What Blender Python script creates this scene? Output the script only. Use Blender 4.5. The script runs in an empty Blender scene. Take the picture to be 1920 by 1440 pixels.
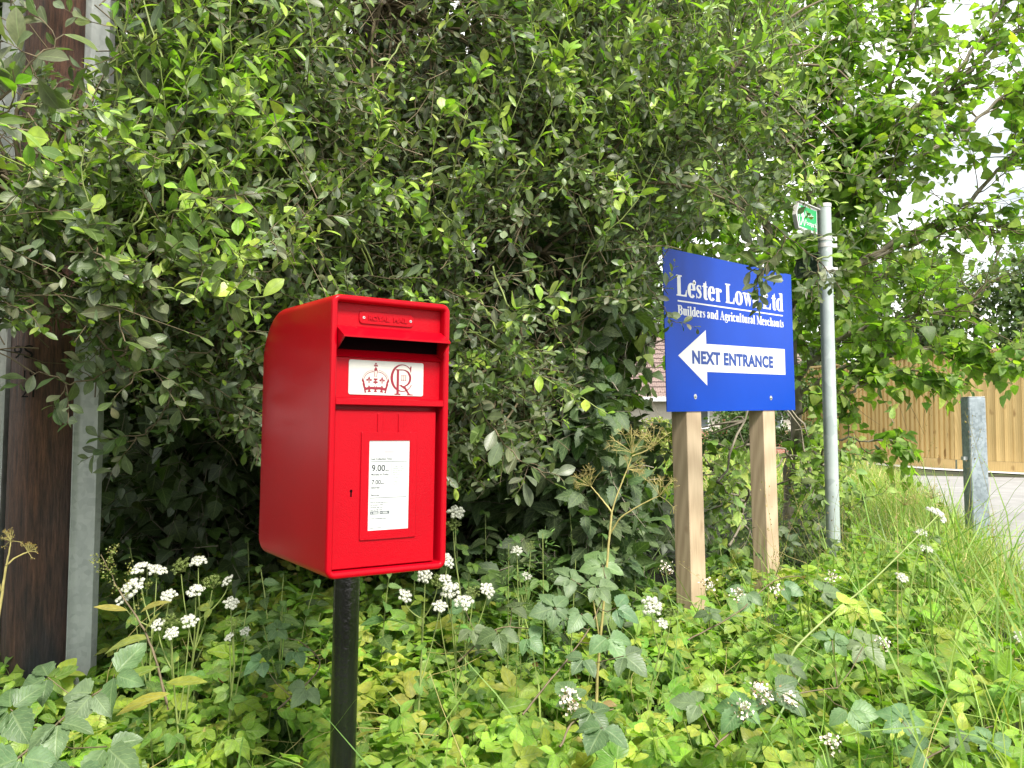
import bpy, math, random
import numpy as np
from mathutils import Matrix, Vector

random.seed(7)
RNG = np.random.default_rng(11)
S = bpy.context.scene
COL = S.collection
R = math.radians

# ------------------------------------------------------------------ camera, sky, sun
FPX = 1600.0
PITCH = math.atan(65 / FPX)
CAMZ = 1.5
cd = bpy.data.cameras.new('camera')
cam = bpy.data.objects.new('camera', cd)
COL.objects.link(cam)
cam.location = (0, 0, CAMZ)
cam.rotation_euler = (R(90) + PITCH, 0, 0)
cd.sensor_width = 36.0
cd.lens = 36.0 * FPX / 1920.0
cd.clip_start = 0.05
cd.clip_end = 2000
S.camera = cam
S.view_settings.view_transform = 'Standard'
S.view_settings.look = 'None'
S.view_settings.exposure = 1.45
S.view_settings.gamma = 1.0
S.view_settings.use_curve_mapping = False

SUN_EL, SUN_AZ = R(50), R(150)          # azimuth clockwise from +Y: behind the camera, to the right
W = bpy.data.worlds.new('World')
S.world = W
W.use_nodes = True
nt = W.node_tree
nt.nodes.clear()
wo = nt.nodes.new('ShaderNodeOutputWorld')
bg = nt.nodes.new('ShaderNodeBackground')
sky = nt.nodes.new('ShaderNodeTexSky')
sky.sky_type = 'NISHITA'
sky.sun_disc = False
sky.sun_elevation = SUN_EL
sky.sun_rotation = SUN_AZ
bg2 = nt.nodes.new('ShaderNodeBackground')
tc = nt.nodes.new('ShaderNodeTexCoord')
mp = nt.nodes.new('ShaderNodeMapping')
mp.inputs['Scale'].default_value = (1.0, 1.0, 2.6)
nz = nt.nodes.new('ShaderNodeTexNoise')
nz.inputs['Scale'].default_value = 2.3
nz.inputs['Detail'].default_value = 7
nz.inputs['Roughness'].default_value = 0.55
cr = nt.nodes.new('ShaderNodeValToRGB')
cr.color_ramp.elements[0].position = 0.40
cr.color_ramp.elements[0].color = (0.30, 0.335, 0.37, 1)
cr.color_ramp.elements[1].position = 0.56
cr.color_ramp.elements[1].color = (1.0, 0.99, 0.96, 1)
mixs = nt.nodes.new('ShaderNodeMixShader')
mixs.inputs[0].default_value = 0.92        # thick bright cloud over most of the blue
L = nt.links.new
L(tc.outputs['Generated'], mp.inputs['Vector'])
L(mp.outputs['Vector'], nz.inputs['Vector'])
L(nz.outputs['Fac'], cr.inputs['Fac'])
L(cr.outputs['Color'], bg2.inputs['Color'])
bg2.inputs['Strength'].default_value = 1.0
L(sky.outputs['Color'], bg.inputs['Color'])
bg.inputs['Strength'].default_value = 0.10
L(bg.outputs[0], mixs.inputs[1])
L(bg2.outputs[0], mixs.inputs[2])
L(mixs.outputs[0], wo.inputs['Surface'])

sl = bpy.data.lights.new('sun', 'SUN')
sl.energy = 3.0
sl.angle = R(14)
sl.color = (1.0, 0.95, 0.86)
so = bpy.data.objects.new('sun', sl)
COL.objects.link(so)
_d = Vector((math.sin(SUN_AZ) * math.cos(SUN_EL), math.cos(SUN_AZ) * math.cos(SUN_EL), math.sin(SUN_EL)))
so.rotation_euler = _d.to_track_quat('Z', 'Y').to_euler()
so.location = (3, -4, 8)

# ------------------------------------------------------------------ small helpers
ct, st = math.cos(PITCH), math.sin(PITCH)


def at(u, v, Z):
    """world point seen at photo pixel (u, v) at distance Z along +Y (works on arrays)"""
    u = np.asarray(u, float); v = np.asarray(v, float); Z = np.asarray(Z, float)
    a = (u - 960) / FPX
    b = (720 - v) / FPX
    dy = ct - b * st
    k = Z / dy
    return np.stack([a * k, Z + 0 * a, CAMZ + (st + b * ct) * k], -1)


def ss(a, b, x):
    t = np.clip((x - a) / (b - a), 0, 1)
    return t * t * (3 - 2 * t)


def road_sd(x, y):
    return (x - 2.1) * 0.943 - (y - 3.5) * 0.334


def ground_h(x, y):
    x = np.asarray(x, float); y = np.asarray(y, float)
    g = 0.33 + 0.39 * ss(-1.25, -0.10, road_sd(x, y))
    g2 = 0.33 + 0.33 * ss(4.5, 7.5, y) + 0.02 * np.sin(x * 1.7 + y)
    g3 = np.maximum(g, g2)
    g3 = np.where(road_sd(x, y) > -0.1, 0.72, g3)
    return g3 - 0.55 * ss(18, 30, y) * (1 - ss(-3, 0, road_sd(x, y)))


def vnoise(x, y, s=1.0, k=0.0):
    return (np.sin(x * 2.1 * s + 1.3 + k) * np.cos(y * 1.7 * s - .6 + k) + .6 * np.sin(x * 4.7 * s - y * 3.9 * s + 2.1 + k)
            + .4 * np.cos(x * 8.3 * s + y * 7.1 * s + k)) / 2.0


def nrmz(v):
    return v / np.maximum(np.linalg.norm(v, axis=-1, keepdims=True), 1e-9)


def link(o, parent=None):
    COL.objects.link(o)
    if parent is not None:
        o.parent = parent
    return o


def tag(o, label=None, cat=None, group=None, kind=None):
    if label: o['label'] = label
    if cat: o['category'] = cat
    if group: o['group'] = group
    if kind: o['kind'] = kind
    return o


def thing(name, label, cat, loc=(0, 0, 0), rot=(0, 0, 0), group=None):
    o = bpy.data.objects.new(name, None)
    o.empty_display_size = 0.1
    o.location = loc
    o.rotation_euler = rot
    link(o)
    return tag(o, label, cat, group)


def copy_tree(o, parent=None):
    kids = list(o.children)
    c = o.copy()
    COL.objects.link(c)
    c.parent = parent
    for ch in kids:
        copy_tree(ch, c)
    return c


class MB:
    """collects geometry, builds one mesh object"""
    def __init__(s):
        s.v = []; s.f = []

    def add(s, vs, fs):
        o = len(s.v)
        s.v += [tuple(map(float, p)) for p in vs]
        s.f += [tuple(i + o for i in f) for f in fs]
        return s

    def box(s, x0, x1, y0, y1, z0, z1):
        vs = [(x, y, z) for z in (z0, z1) for y in (y0, y1) for x in (x0, x1)]
        return s.add(vs, [(0, 2, 3, 1), (4, 5, 7, 6), (0, 1, 5, 4), (2, 6, 7, 3), (0, 4, 6, 2), (1, 3, 7, 5)])

    def bbox(s, x0, x1, y0, y1, z0, z1, b=.002):
        """box with bevelled edges: eight-sided loops along z"""
        rings = []
        for z, i in ((z0, b), (z0 + b, 0), (z1 - b, 0), (z1, b)):
            a0, a1, c0, c1 = x0 + i, x1 - i, y0 + i, y1 - i
            rings.append([(a0 + b, c0, z), (a1 - b, c0, z), (a1, c0 + b, z), (a1, c1 - b, z),
                          (a1 - b, c1, z), (a0 + b, c1, z), (a0, c1 - b, z), (a0, c0 + b, z)])
        return s.loft(rings)

    def loft(s, rings, cap=True, closed=True):
        n = len(rings[0]); o = len(s.v)
        for r in rings:
            s.v += [tuple(map(float, p)) for p in r]
        for i in range(len(rings) - 1):
            for j in range(n if closed else n - 1):
                k = (j + 1) % n
                s.f.append((o + i * n + j, o + i * n + k, o + (i + 1) * n + k, o + (i + 1) * n + j))
        if cap:
            s.f.append(tuple(o + j for j in reversed(range(n))))
            s.f.append(tuple(o + (len(rings) - 1) * n + j for j in range(n)))
        return s

    def tube(s, pts, radii, n=8, cap=True, squash=None):
        pts = [Vector(p) for p in pts]
        rings = []
        up = Vector((0, 0, 1))
        for i, p in enumerate(pts):
            t = (pts[min(i + 1, len(pts) - 1)] - pts[max(i - 1, 0)]).normalized()
            a = t.cross(up if abs(t.z) < .95 else Vector((0, 1, 0))).normalized()
            b = t.cross(a)
            r = radii[i] if hasattr(radii, '__len__') else radii
            rings.append([p + (a * math.cos(2 * math.pi * k / n) - b * math.sin(2 * math.pi * k / n)) * r for k in range(n)])
        return s.loft(rings, cap)

    def disc(s, c, r, n=16, th=.002, axis='y', r2=None):
        """short cylinder facing -y (or z)"""
        r2 = r if r2 is None else r2
        rs = []
        for rr, d in ((r, 0), (r2, -th)):
            if axis == 'y':
                rs.append([(c[0] + rr * math.cos(2 * math.pi * k / n), c[1] + d, c[2] + rr * math.sin(2 * math.pi * k / n)) for k in range(n)])
            else:
                rs.append([(c[0] + rr * math.cos(2 * math.pi * k / n), c[1] + rr * math.sin(2 * math.pi * k / n), c[2] - d) for k in range(n)])
        return s.loft(rs)

    def build(s, name, mat, parent=None, smooth=False, angle=35):
        me = bpy.data.meshes.new(name)
        me.from_pydata(s.v, [], s.f)
        me.materials.append(mat)
        me.update()
        if smooth:
            me.shade_smooth()
            me.set_sharp_from_angle(angle=R(angle))
        o = bpy.data.objects.new(name, me)
        return link(o, parent)


# ------------------------------------------------------------------ materials
def mat(name):
    m = bpy.data.materials.new(name)
    m.use_nodes = True
    n = m.node_tree
    n.nodes.clear()
    out = n.nodes.new('ShaderNodeOutputMaterial')
    p = n.nodes.new('ShaderNodeBsdfPrincipled')
    n.links.new(p.outputs[0], out.inputs[0])
    return m, n, p, out


def nd(n, t, **kw):
    x = n.nodes.new(t)
    for k, v in kw.items():
        if k in ('operation', 'blend_type', 'data_type', 'attribute_name', 'feature', 'wave_type', 'bands_direction', 'distance'):
            setattr(x, k, v)
        else:
            x.inputs[k].default_value = v
    return x


def noise(n, scale, detail=4, rough=.55, vec=None, mscale=None, coord='Object'):
    t = nd(n, 'ShaderNodeTexNoise')
    t.inputs['Scale'].default_value = scale
    t.inputs['Detail'].default_value = detail
    t.inputs['Roughness'].default_value = rough
    c = nd(n, 'ShaderNodeTexCoord')
    if mscale:
        m = nd(n, 'ShaderNodeMapping')
        m.inputs['Scale'].default_value = mscale
        n.links.new(c.outputs[coord], m.inputs['Vector'])
        n.links.new(m.outputs[0], t.inputs['Vector'])
    else:
        n.links.new(c.outputs[coord], t.inputs['Vector'])
    return t


def ramp(n, src, stops):
    r = nd(n, 'ShaderNodeValToRGB')
    el = r.color_ramp.elements
    while len(el) > 1: el.remove(el[-1])
    el[0].position = stops[0][0]; el[0].color = (*stops[0][1], 1)
    for p, c in stops[1:]:
        e = el.new(p); e.color = (*c, 1)
    n.links.new(src, r.inputs['Fac'])
    return r


def bump(n, p, src, strength=.3, dist=.002):
    b = nd(n, 'ShaderNodeBump')
    b.inputs['Strength'].default_value = strength
    b.inputs['Distance'].default_value = dist
    n.links.new(src, b.inputs['Height'])
    n.links.new(b.outputs[0], p.inputs['Normal'])
    return b


def simple(name, col, rough=.5, metal=0, spec=.5, var=.12, vs=12, bmp=0, bs=200, bd=.001, coat=0, mscale=None):
    m, n, p, o = mat(name)
    t = noise(n, vs, 5, .6, mscale=mscale)
    c0 = tuple(c * (1 - var) for c in col); c1 = tuple(min(1, c * (1 + var)) for c in col)
    r = ramp(n, t.outputs['Fac'], [(.3, c0), (.7, c1)])
    n.links.new(r.outputs[0], p.inputs['Base Color'])
    p.inputs['Roughness'].default_value = rough
    p.inputs['Metallic'].default_value = metal
    p.inputs['Specular IOR Level'].default_value = spec
    if coat:
        p.inputs['Coat Weight'].default_value = coat
        p.inputs['Coat Roughness'].default_value = .12
    if bmp:
        b = noise(n, bs, 3, .6)
        bump(n, p, b.outputs['Fac'], bmp, bd)
    return m


M = {}
M['red'] = simple('red_paint', (.36, .0006, .007), .30, spec=.16, var=.06, vs=6, bmp=.6, bs=480, bd=.0015)
M['red_smooth'] = simple('red_gloss', (.35, .0006, .007), .28, spec=.16, var=.05, vs=6, bmp=.18, bs=260, bd=.001)
M['emblem_red'] = simple('emblem_red', (.20, .006, .018), .45, var=.05)
M['black'] = simple('black_paint', (.006, .006, .007), .14, spec=.8, var=.2, bmp=.5, bs=90, bd=.0025)
M['dark'] = simple('dark_inside', (.006, .001, .0015), .9, spec=.05)
M['plate'] = simple('enamel_plate', (.50, .49, .45), .38, var=.07, vs=30)
M['paper'] = simple('notice_paper', (.48, .50, .50), .35, var=.03)
M['ink'] = simple('printed_ink', (.02, .025, .03), .5)
M['ink_grey'] = simple('printed_grey', (.42, .45, .46), .5)
M['ink_pink'] = simple('printed_pink', (.62, .36, .38), .5)
M['steel'] = simple('steel_screw', (.62, .62, .60), .3, metal=.9, var=.1, vs=100)
M['blue'] = simple('blue_vinyl', (.0008, .045, .37), .22, spec=.12, var=.06, vs=3)
M['blue_text'] = simple('blue_print', (.004, .04, .24), .4, var=.03)
M['white'] = simple('white_vinyl', (.62, .63, .64), .3, var=.03, vs=5)
M['board_edge'] = simple('board_edge', (.35, .38, .42), .4)
M['green_sign'] = simple('green_vinyl', (.0, .30, .075), .4, var=.08)
M['green_shaded'] = simple('green_shaded', (.008, .05, .03), .5)  # sign green with the lower finger plate's shade put into the colour
M['alu'] = simple('sign_aluminium', (.60, .58, .56), .45, metal=.3, var=.12)


def galv(name, c0, c1, scale=22):
    m, n, p, o = mat(name)
    v = nd(n, 'ShaderNodeTexVoronoi'); v.inputs['Scale'].default_value = scale * 2.2
    c = nd(n, 'ShaderNodeTexCoord')
    n.links.new(c.outputs['Object'], v.inputs['Vector'])
    t = noise(n, scale * .35, 6, .65, mscale=(1, 1, .35))
    mx = nd(n, 'ShaderNodeMix', data_type='FLOAT'); mx.inputs[0].default_value = .75
    n.links.new(v.outputs['Color'], mx.inputs[2]); n.links.new(t.outputs['Fac'], mx.inputs[3])
    r = ramp(n, mx.outputs[0], [(.35, c0), (.62, c1)])
    n.links.new(r.outputs[0], p.inputs['Base Color'])
    p.inputs['Metallic'].default_value = .15
    p.inputs['Roughness'].default_value = .5
    bump(n, p, t.outputs['Fac'], .15, .004)
    return m


M['galv'] = galv('galvanised_steel', (.36, .38, .375), (.50, .52, .51), 26)
M['galv_post'] = galv('galvanised_tube', (.30, .35, .35), (.44, .49, .48), 8)
M['galv_box'] = galv('galvanised_box_section', (.15, .185, .20), (.30, .35, .38), 30)


def timber(name, c0, c1, sc=1.0, rough=.75):
    m, n, p, o = mat(name)
    t = noise(n, 5 * sc, 6, .6, mscale=(22, 22, 1.1))
    t2 = noise(n, 3 * sc, 3, .5, mscale=(1.4, 1.4, .8))
    w = nd(n, 'ShaderNodeTexWave'); w.wave_type = 'RINGS'; w.inputs['Scale'].default_value = 5.0
    w.inputs['Distortion'].default_value = 3.0; w.inputs['Detail'].default_value = 2.5; w.inputs['Detail Scale'].default_value = .8
    c = nd(n, 'ShaderNodeTexCoord'); mm = nd(n, 'ShaderNodeMapping'); mm.inputs['Scale'].default_value = (3.2, 3.2, .32)
    n.links.new(c.outputs['Object'], mm.inputs['Vector']); n.links.new(mm.outputs[0], w.inputs['Vector'])
    a = nd(n, 'ShaderNodeMix', data_type='FLOAT'); a.inputs[0].default_value = .3
    n.links.new(t.outputs['Fac'], a.inputs[2]); n.links.new(w.outputs['Fac'], a.inputs[3])
    b = nd(n, 'ShaderNodeMix', data_type='FLOAT'); b.inputs[0].default_value = .3
    n.links.new(a.outputs[0], b.inputs[2]); n.links.new(t2.outputs['Fac'], b.inputs[3])
    r = ramp(n, b.outputs[0], [(.25, c0), (.7, c1)])
    gi = nd(n, 'ShaderNodeNewGeometry')                      # every board its own tone
    gr = ramp(n, gi.outputs['Random Per Island'], [(0, (.84, .83, .80)), (1, (1.08, 1.07, 1.06))])
    m1 = nd(n, 'ShaderNodeMix', data_type='RGBA', blend_type='MULTIPLY'); m1.inputs[0].default_value = 1
    n.links.new(r.outputs[0], m1.inputs[6]); n.links.new(gr.outputs[0], m1.inputs[7])
    kn = noise(n, 2.6, 2, .4, mscale=(3.2, 3.2, 1.5))        # knots and dark streaks
    kr = ramp(n, kn.outputs['Fac'], [(.66, (1, 1, 1)), (.72, (.62, .55, .48)), (.78, (.42, .34, .28))])
    m2 = nd(n, 'ShaderNodeMix', data_type='RGBA', blend_type='MULTIPLY'); m2.inputs[0].default_value = .9
    n.links.new(m1.outputs[2], m2.inputs[6]); n.links.new(kr.outputs[0], m2.inputs[7])
    ck = noise(n, 3, 6, .7, mscale=(30, 30, .8))             # fine drying cracks along the grain
    cr2 = ramp(n, ck.outputs['Fac'], [(.30, (.55, .48, .42)), (.37, (1, 1, 1))])
    m3 = nd(n, 'ShaderNodeMix', data_type='RGBA', blend_type='MULTIPLY'); m3.inputs[0].default_value = .8
    n.links.new(m2.outputs[2], m3.inputs[6]); n.links.new(cr2.outputs[0], m3.inputs[7])
    n.links.new(m3.outputs[2], p.inputs['Base Color'])
    p.inputs['Roughness'].default_value = rough
    bump(n, p, t.outputs['Fac'], .25, .003)
    return m


M['timber'] = timber('sawn_timber', (.33, .24, .155), (.54, .42, .29))
M['fence'] = timber('featheredge_timber', (.52, .35, .135), (.68, .49, .22))


def pole_mat():
    m, n, p, o = mat('creosoted_wood')
    t = noise(n, 5, 10, .78, mscale=(18, 18, 1.5))
    t2 = noise(n, 2.2, 4, .6, mscale=(2.2, 2.2, .55))
    c = nd(n, 'ShaderNodeTexCoord'); sx = nd(n, 'ShaderNodeSeparateXYZ')
    n.links.new(c.outputs['Object'], sx.inputs[0])
    r = ramp(n, t.outputs['Fac'], [(.34, (.012, .007, .006)), (.46, (.07, .03, .018)), (.60, (.16, .07, .04)), (.75, (.26, .14, .09))])
    r2 = ramp(n, t.outputs['Fac'], [(.34, (.006, .006, .008)), (.55, (.022, .022, .028)), (.75, (.07, .07, .08))])
    mr = nd(n, 'ShaderNodeMapRange')
    mr.inputs['From Min'].default_value = 1.9; mr.inputs['From Max'].default_value = .1   # tar-black towards the foot
    n.links.new(sx.outputs['Z'], mr.inputs['Value'])
    ad = nd(n, 'ShaderNodeMath', operation='ADD'); n.links.new(mr.outputs[0], ad.inputs[0])
    ml = nd(n, 'ShaderNodeMath', operation='MULTIPLY_ADD'); ml.inputs[1].default_value = 3.2; ml.inputs[2].default_value = -1.75
    n.links.new(t2.outputs['Fac'], ml.inputs[0]); n.links.new(ml.outputs[0], ad.inputs[1]); ad.use_clamp = True
    mx = nd(n, 'ShaderNodeMix', data_type='RGBA')
    n.links.new(ad.outputs[0], mx.inputs[0]); n.links.new(r.outputs[0], mx.inputs[6]); n.links.new(r2.outputs[0], mx.inputs[7])
    n.links.new(mx.outputs[2], p.inputs['Base Color'])
    p.inputs['Roughness'].default_value = .5
    bump(n, p, t.outputs['Fac'], .8, .010)
    return m


M['pole'] = pole_mat()


def leafmat(name, rough=.42, transl=.35, veins=7, vein_amt=.25, mid=.45, under=(1.25, 1.25, 1.35), blotch=0., tcol=(1.15, 1.5, .35), spec=.45, bmp=.5):
    m, n, p, out = mat(name)
    at_ = nd(n, 'ShaderNodeAttribute', attribute_name='col')
    uv = nd(n, 'ShaderNodeUVMap')
    sp = nd(n, 'ShaderNodeSeparateXYZ'); n.links.new(uv.outputs[0], sp.inputs[0])
    a = nd(n, 'ShaderNodeMath', operation='SUBTRACT'); a.inputs[1].default_value = .5; n.links.new(sp.outputs['X'], a.inputs[0])
    ab = nd(n, 'ShaderNodeMath', operation='ABSOLUTE'); n.links.new(a.outputs[0], ab.inputs[0])
    k = nd(n, 'ShaderNodeMath', operation='MULTIPLY_ADD'); k.inputs[1].default_value = -.62
    n.links.new(ab.outputs[0], k.inputs[0]); n.links.new(sp.outputs['Y'], k.inputs[2])
    k2 = nd(n, 'ShaderNodeMath', operation='MULTIPLY'); k2.inputs[1].default_value = veins; n.links.new(k.outputs[0], k2.inputs[0])
    fr = nd(n, 'ShaderNodeMath', operation='PINGPONG'); fr.inputs[1].default_value = .5; n.links.new(k2.outputs[0], fr.inputs[0])
    vr = nd(n, 'ShaderNodeMapRange'); vr.inputs['From Min'].default_value = .0; vr.inputs['From Max'].default_value = .14
    vr.inputs['To Min'].default_value = 1; vr.inputs['To Max'].default_value = 0; n.links.new(fr.outputs[0], vr.inputs['Value'])
    mr = nd(n, 'ShaderNodeMapRange'); mr.inputs['From Min'].default_value = .012; mr.inputs['From Max'].default_value = .05
    mr.inputs['To Min'].default_value = 1; mr.inputs['To Max'].default_value = 0; n.links.new(ab.outputs[0], mr.inputs['Value'])
    v1 = nd(n, 'ShaderNodeMath', operation='MULTIPLY'); v1.inputs[1].default_value = vein_amt; n.links.new(vr.outputs[0], v1.inputs[0])
    v2 = nd(n, 'ShaderNodeMath', operation='MULTIPLY'); v2.inputs[1].default_value = mid; n.links.new(mr.outputs[0], v2.inputs[0])
    vm = nd(n, 'ShaderNodeMath', operation='MAXIMUM'); n.links.new(v1.outputs[0], vm.inputs[0]); n.links.new(v2.outputs[0], vm.inputs[1])
    ml = nd(n, 'ShaderNodeMix', data_type='RGBA', blend_type='MULTIPLY'); ml.inputs[0].default_value = 1
    tn = noise(n, 55, 3, .6)
    tr = ramp(n, tn.outputs['Fac'], [(.3, (.72, .74, .70)), (.7, (1.25, 1.2, 1.2))])
    n.links.new(at_.outputs['Color'], ml.inputs[6]); n.links.new(tr.outputs[0], ml.inputs[7])
    src = ml.outputs[2]
    if blotch:
        bn = noise(n, 26, 4, .7)
        br = ramp(n, bn.outputs['Fac'], [(.60 - blotch * .1, (0, 0, 0)), (.66, (1, 1, 1))])
        bx = nd(n, 'ShaderNodeMix', data_type='RGBA'); bx.inputs[7].default_value = (.34, .34, .06, 1)
        bm_ = nd(n, 'ShaderNodeMath', operation='MULTIPLY'); bm_.inputs[1].default_value = blotch
        n.links.new(br.outputs[0], bm_.inputs[0]); n.links.new(bm_.outputs[0], bx.inputs[0]); n.links.new(src, bx.inputs[6])
        src = bx.outputs[2]
    mx = nd(n, 'ShaderNodeMix', data_type='RGBA', blend_type='MIX'); mx.inputs[7].default_value = (.30, .38, .17, 1)
    n.links.new(vm.outputs[0], mx.inputs[0]); n.links.new(src, mx.inputs[6])
    gm = nd(n, 'ShaderNodeNewGeometry')
    un = nd(n, 'ShaderNodeMix', data_type='RGBA', blend_type='MULTIPLY'); un.inputs[7].default_value = (*under, 1)
    n.links.new(gm.outputs['Backfacing'], un.inputs[0]); n.links.new(mx.outputs[2], un.inputs[6])
    n.links.new(un.outputs[2], p.inputs['Base Color'])
    p.inputs['Roughness'].default_value = rough
    p.inputs['Specular IOR Level'].default_value = spec
    tb = nd(n, 'ShaderNodeBsdfTranslucent')
    tm = nd(n, 'ShaderNodeMix', data_type='RGBA', blend_type='MULTIPLY'); tm.inputs[0].default_value = 1; tm.inputs[7].default_value = (*[c * 1.0 for c in tcol], 1)
    n.links.new(mx.outputs[2], tm.inputs[6]); n.links.new(tm.outputs[2], tb.inputs['Color'])
    sh = nd(n, 'ShaderNodeMixShader'); sh.inputs[0].default_value = transl
    n.links.new(p.outputs[0], sh.inputs[1]); n.links.new(tb.outputs[0], sh.inputs[2])
    n.links.new(sh.outputs[0], out.inputs[0])
    if bmp:
        b = bump(n, p, vm.outputs[0], bmp, .0015); b.invert = True
    return m


M['willow'] = leafmat('willow_leaf', .38, .34, 8, .12, .4, (1.5, 1.5, 1.75), spec=.5)
M['hazel'] = leafmat('hazel_leaf', .5, .55, 7, .12, .2, (1.2, 1.2, 1.2))
M['shade'] = leafmat('shade_leaf', .5, .3, 7, .15, .25, (1.2, 1.2, 1.2))
M['cover'] = leafmat('ground_leaf', .40, .38, 6, .42, .45, (1.15, 1.15, 1.15), blotch=.6, bmp=1.0, spec=.3)
M['bramble'] = leafmat('bramble_leaf', .45, .25, 8, .26, .28, (1.4, 1.4, 1.4), bmp=1.0)
M['nettle'] = leafmat('nettle_leaf', .55, .3, 6, .3, .3, (1.3, 1.3, 1.3), bmp=.9)
M['far'] = leafmat('far_leaf', .6, .35, 5, 0, 0, (1, 1, 1), bmp=0)
M['grass'] = leafmat('grass_blade', .5, .4, 1, 0, .15, (1, 1, 1), bmp=0)
M['bark'] = simple('willow_bark', (.20, .175, .13), .85, var=.4, vs=18, bmp=.7, bs=60, bd=.006)
M['twig'] = simple('twig_bark', (.13, .10, .055), .7, var=.3, vs=40)
M['shoot'] = simple('green_stem', (.20, .25, .07), .5, var=.2, vs=30)
M['dry'] = simple('dry_stem', (.36, .31, .11), .7, var=.2, vs=40)
M['petal'] = simple('white_petal', (.60, .61, .52), .6, var=.06, vs=60)
M['umbel_green'] = simple('green_seed', (.20, .27, .06), .6, var=.2, vs=60)
M['seed'] = simple('brown_seed', (.22, .12, .05), .8, var=.3, vs=60)
M['bramble_flower'] = simple('pink_white_petal', (.62, .56, .48), .6, var=.25, vs=60)

# ------------------------------------------------------------------ mass mesh builders
def tpl(prof, rows, fold=.18, curve=.12, ser=0., twist=0., wave=0.):
    """leaf outline template along +Y, unit length, face up +Z"""
    V = [(0, 0, 0)]; UV = [(.5, 0)]
    ts = [(i + 1) / (rows + 1) for i in range(rows)]
    for i, t in enumerate(ts):
        w = prof(t) * (1 + (ser if i % 2 else -ser))
        yb = t - (.03 * ser * 6 if i % 2 else 0)
        z = -curve * t * t
        wz = wave * math.sin(t * 9)
        V += [(-w, yb, z + fold * w + wz), (0, t, z), (w, yb, z + fold * w - wz)]
        UV += [(0, t), (.5, t), (1, t)]
    V.append((0, 1, -curve)); UV.append((.5, 1))
    F = [(0, 2, 1), (0, 3, 2)]
    for i in range(rows - 1):
        a = 1 + i * 3; b = a + 3
        F += [(a, a + 1, b + 1, b), (a + 1, a + 2, b + 2, b + 1)]
    a = 1 + (rows - 1) * 3; e = len(V) - 1
    F += [(a, a + 1, e), (a + 1, a + 2, e)]
    lv = [i for f in F for i in f]
    lt = [len(f) for f in F]
    return dict(v=np.array(V, float), uv=np.array([UV[i] for i in lv], float), lv=np.array(lv), lt=np.array(lt))


def P_ob(w): return lambda t: w * (math.sin(math.pi * t ** 1.25) ** .8)          # widest past the middle
def P_ov(w): return lambda t: w * (math.sin(math.pi * t ** .72) ** .85)          # widest near the base
def P_lan(w): return lambda t: w * math.sin(math.pi * t ** .95) ** .9
def P_heart(w): return lambda t: w * (math.sin(math.pi * min(1, t * .9 + .12) ** .62) ** .7)


T = {
    'ob': [tpl(P_ob(.225), 4, .25, c) for c in (.02, .16, -.1)],
    'ob2': [tpl(P_ob(.23), 6, .3, c, wave=.015) for c in (.04, .22)],
    'lan': [tpl(P_lan(.135), 5, .3, c) for c in (.05, .22, .4)],
    'heart': [tpl(P_heart(.43), 5, .2, c, ser=.06) for c in (.1, .3, .45)],
    'ov': [tpl(P_ov(.30), 6, .22, c, ser=.04) for c in (.05, .18, .3)],
    'cover': [tpl(P_ov(w_), 8, .24, c, ser=.045, wave=.018) for c, w_ in ((.08, .31), (.25, .35), (.42, .28), (-.1, .33))],
    'bram': [tpl(P_ov(.36), 11, .3, c, ser=.07, wave=.025) for c in (.1, .25)],
    'net': [tpl(P_ov(.27), 11, .25, c, ser=.13) for c in (.2, .4)],
    'far': [tpl(P_ov(.36), 1, .2, .1)],
    'dot': [tpl(lambda t: .5, 1, .1, .1)],
}


def blade_tpl(curve, rows=5):
    V = []; UV = []; F = []
    for i in range(rows + 1):
        t = i / rows
        w = .5 * (1 - t ** 2.2) + .02
        y = t - curve * .35 * t ** 3
        z = -curve * t ** 2.2
        V += [(-w, y, z), (w, y, z)]; UV += [(0, t), (1, t)]
    for i in range(rows):
        a = i * 2
        F.append((a, a + 1, a + 3, a + 2))
    lv = [i for f in F for i in f]
    return dict(v=np.array(V, float), uv=np.array([UV[i] for i in lv], float), lv=np.array(lv), lt=np.array([4] * len(F)), blade=True)


T['blade'] = [blade_tpl(c) for c in (.08, .3, .6, .95)]


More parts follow.
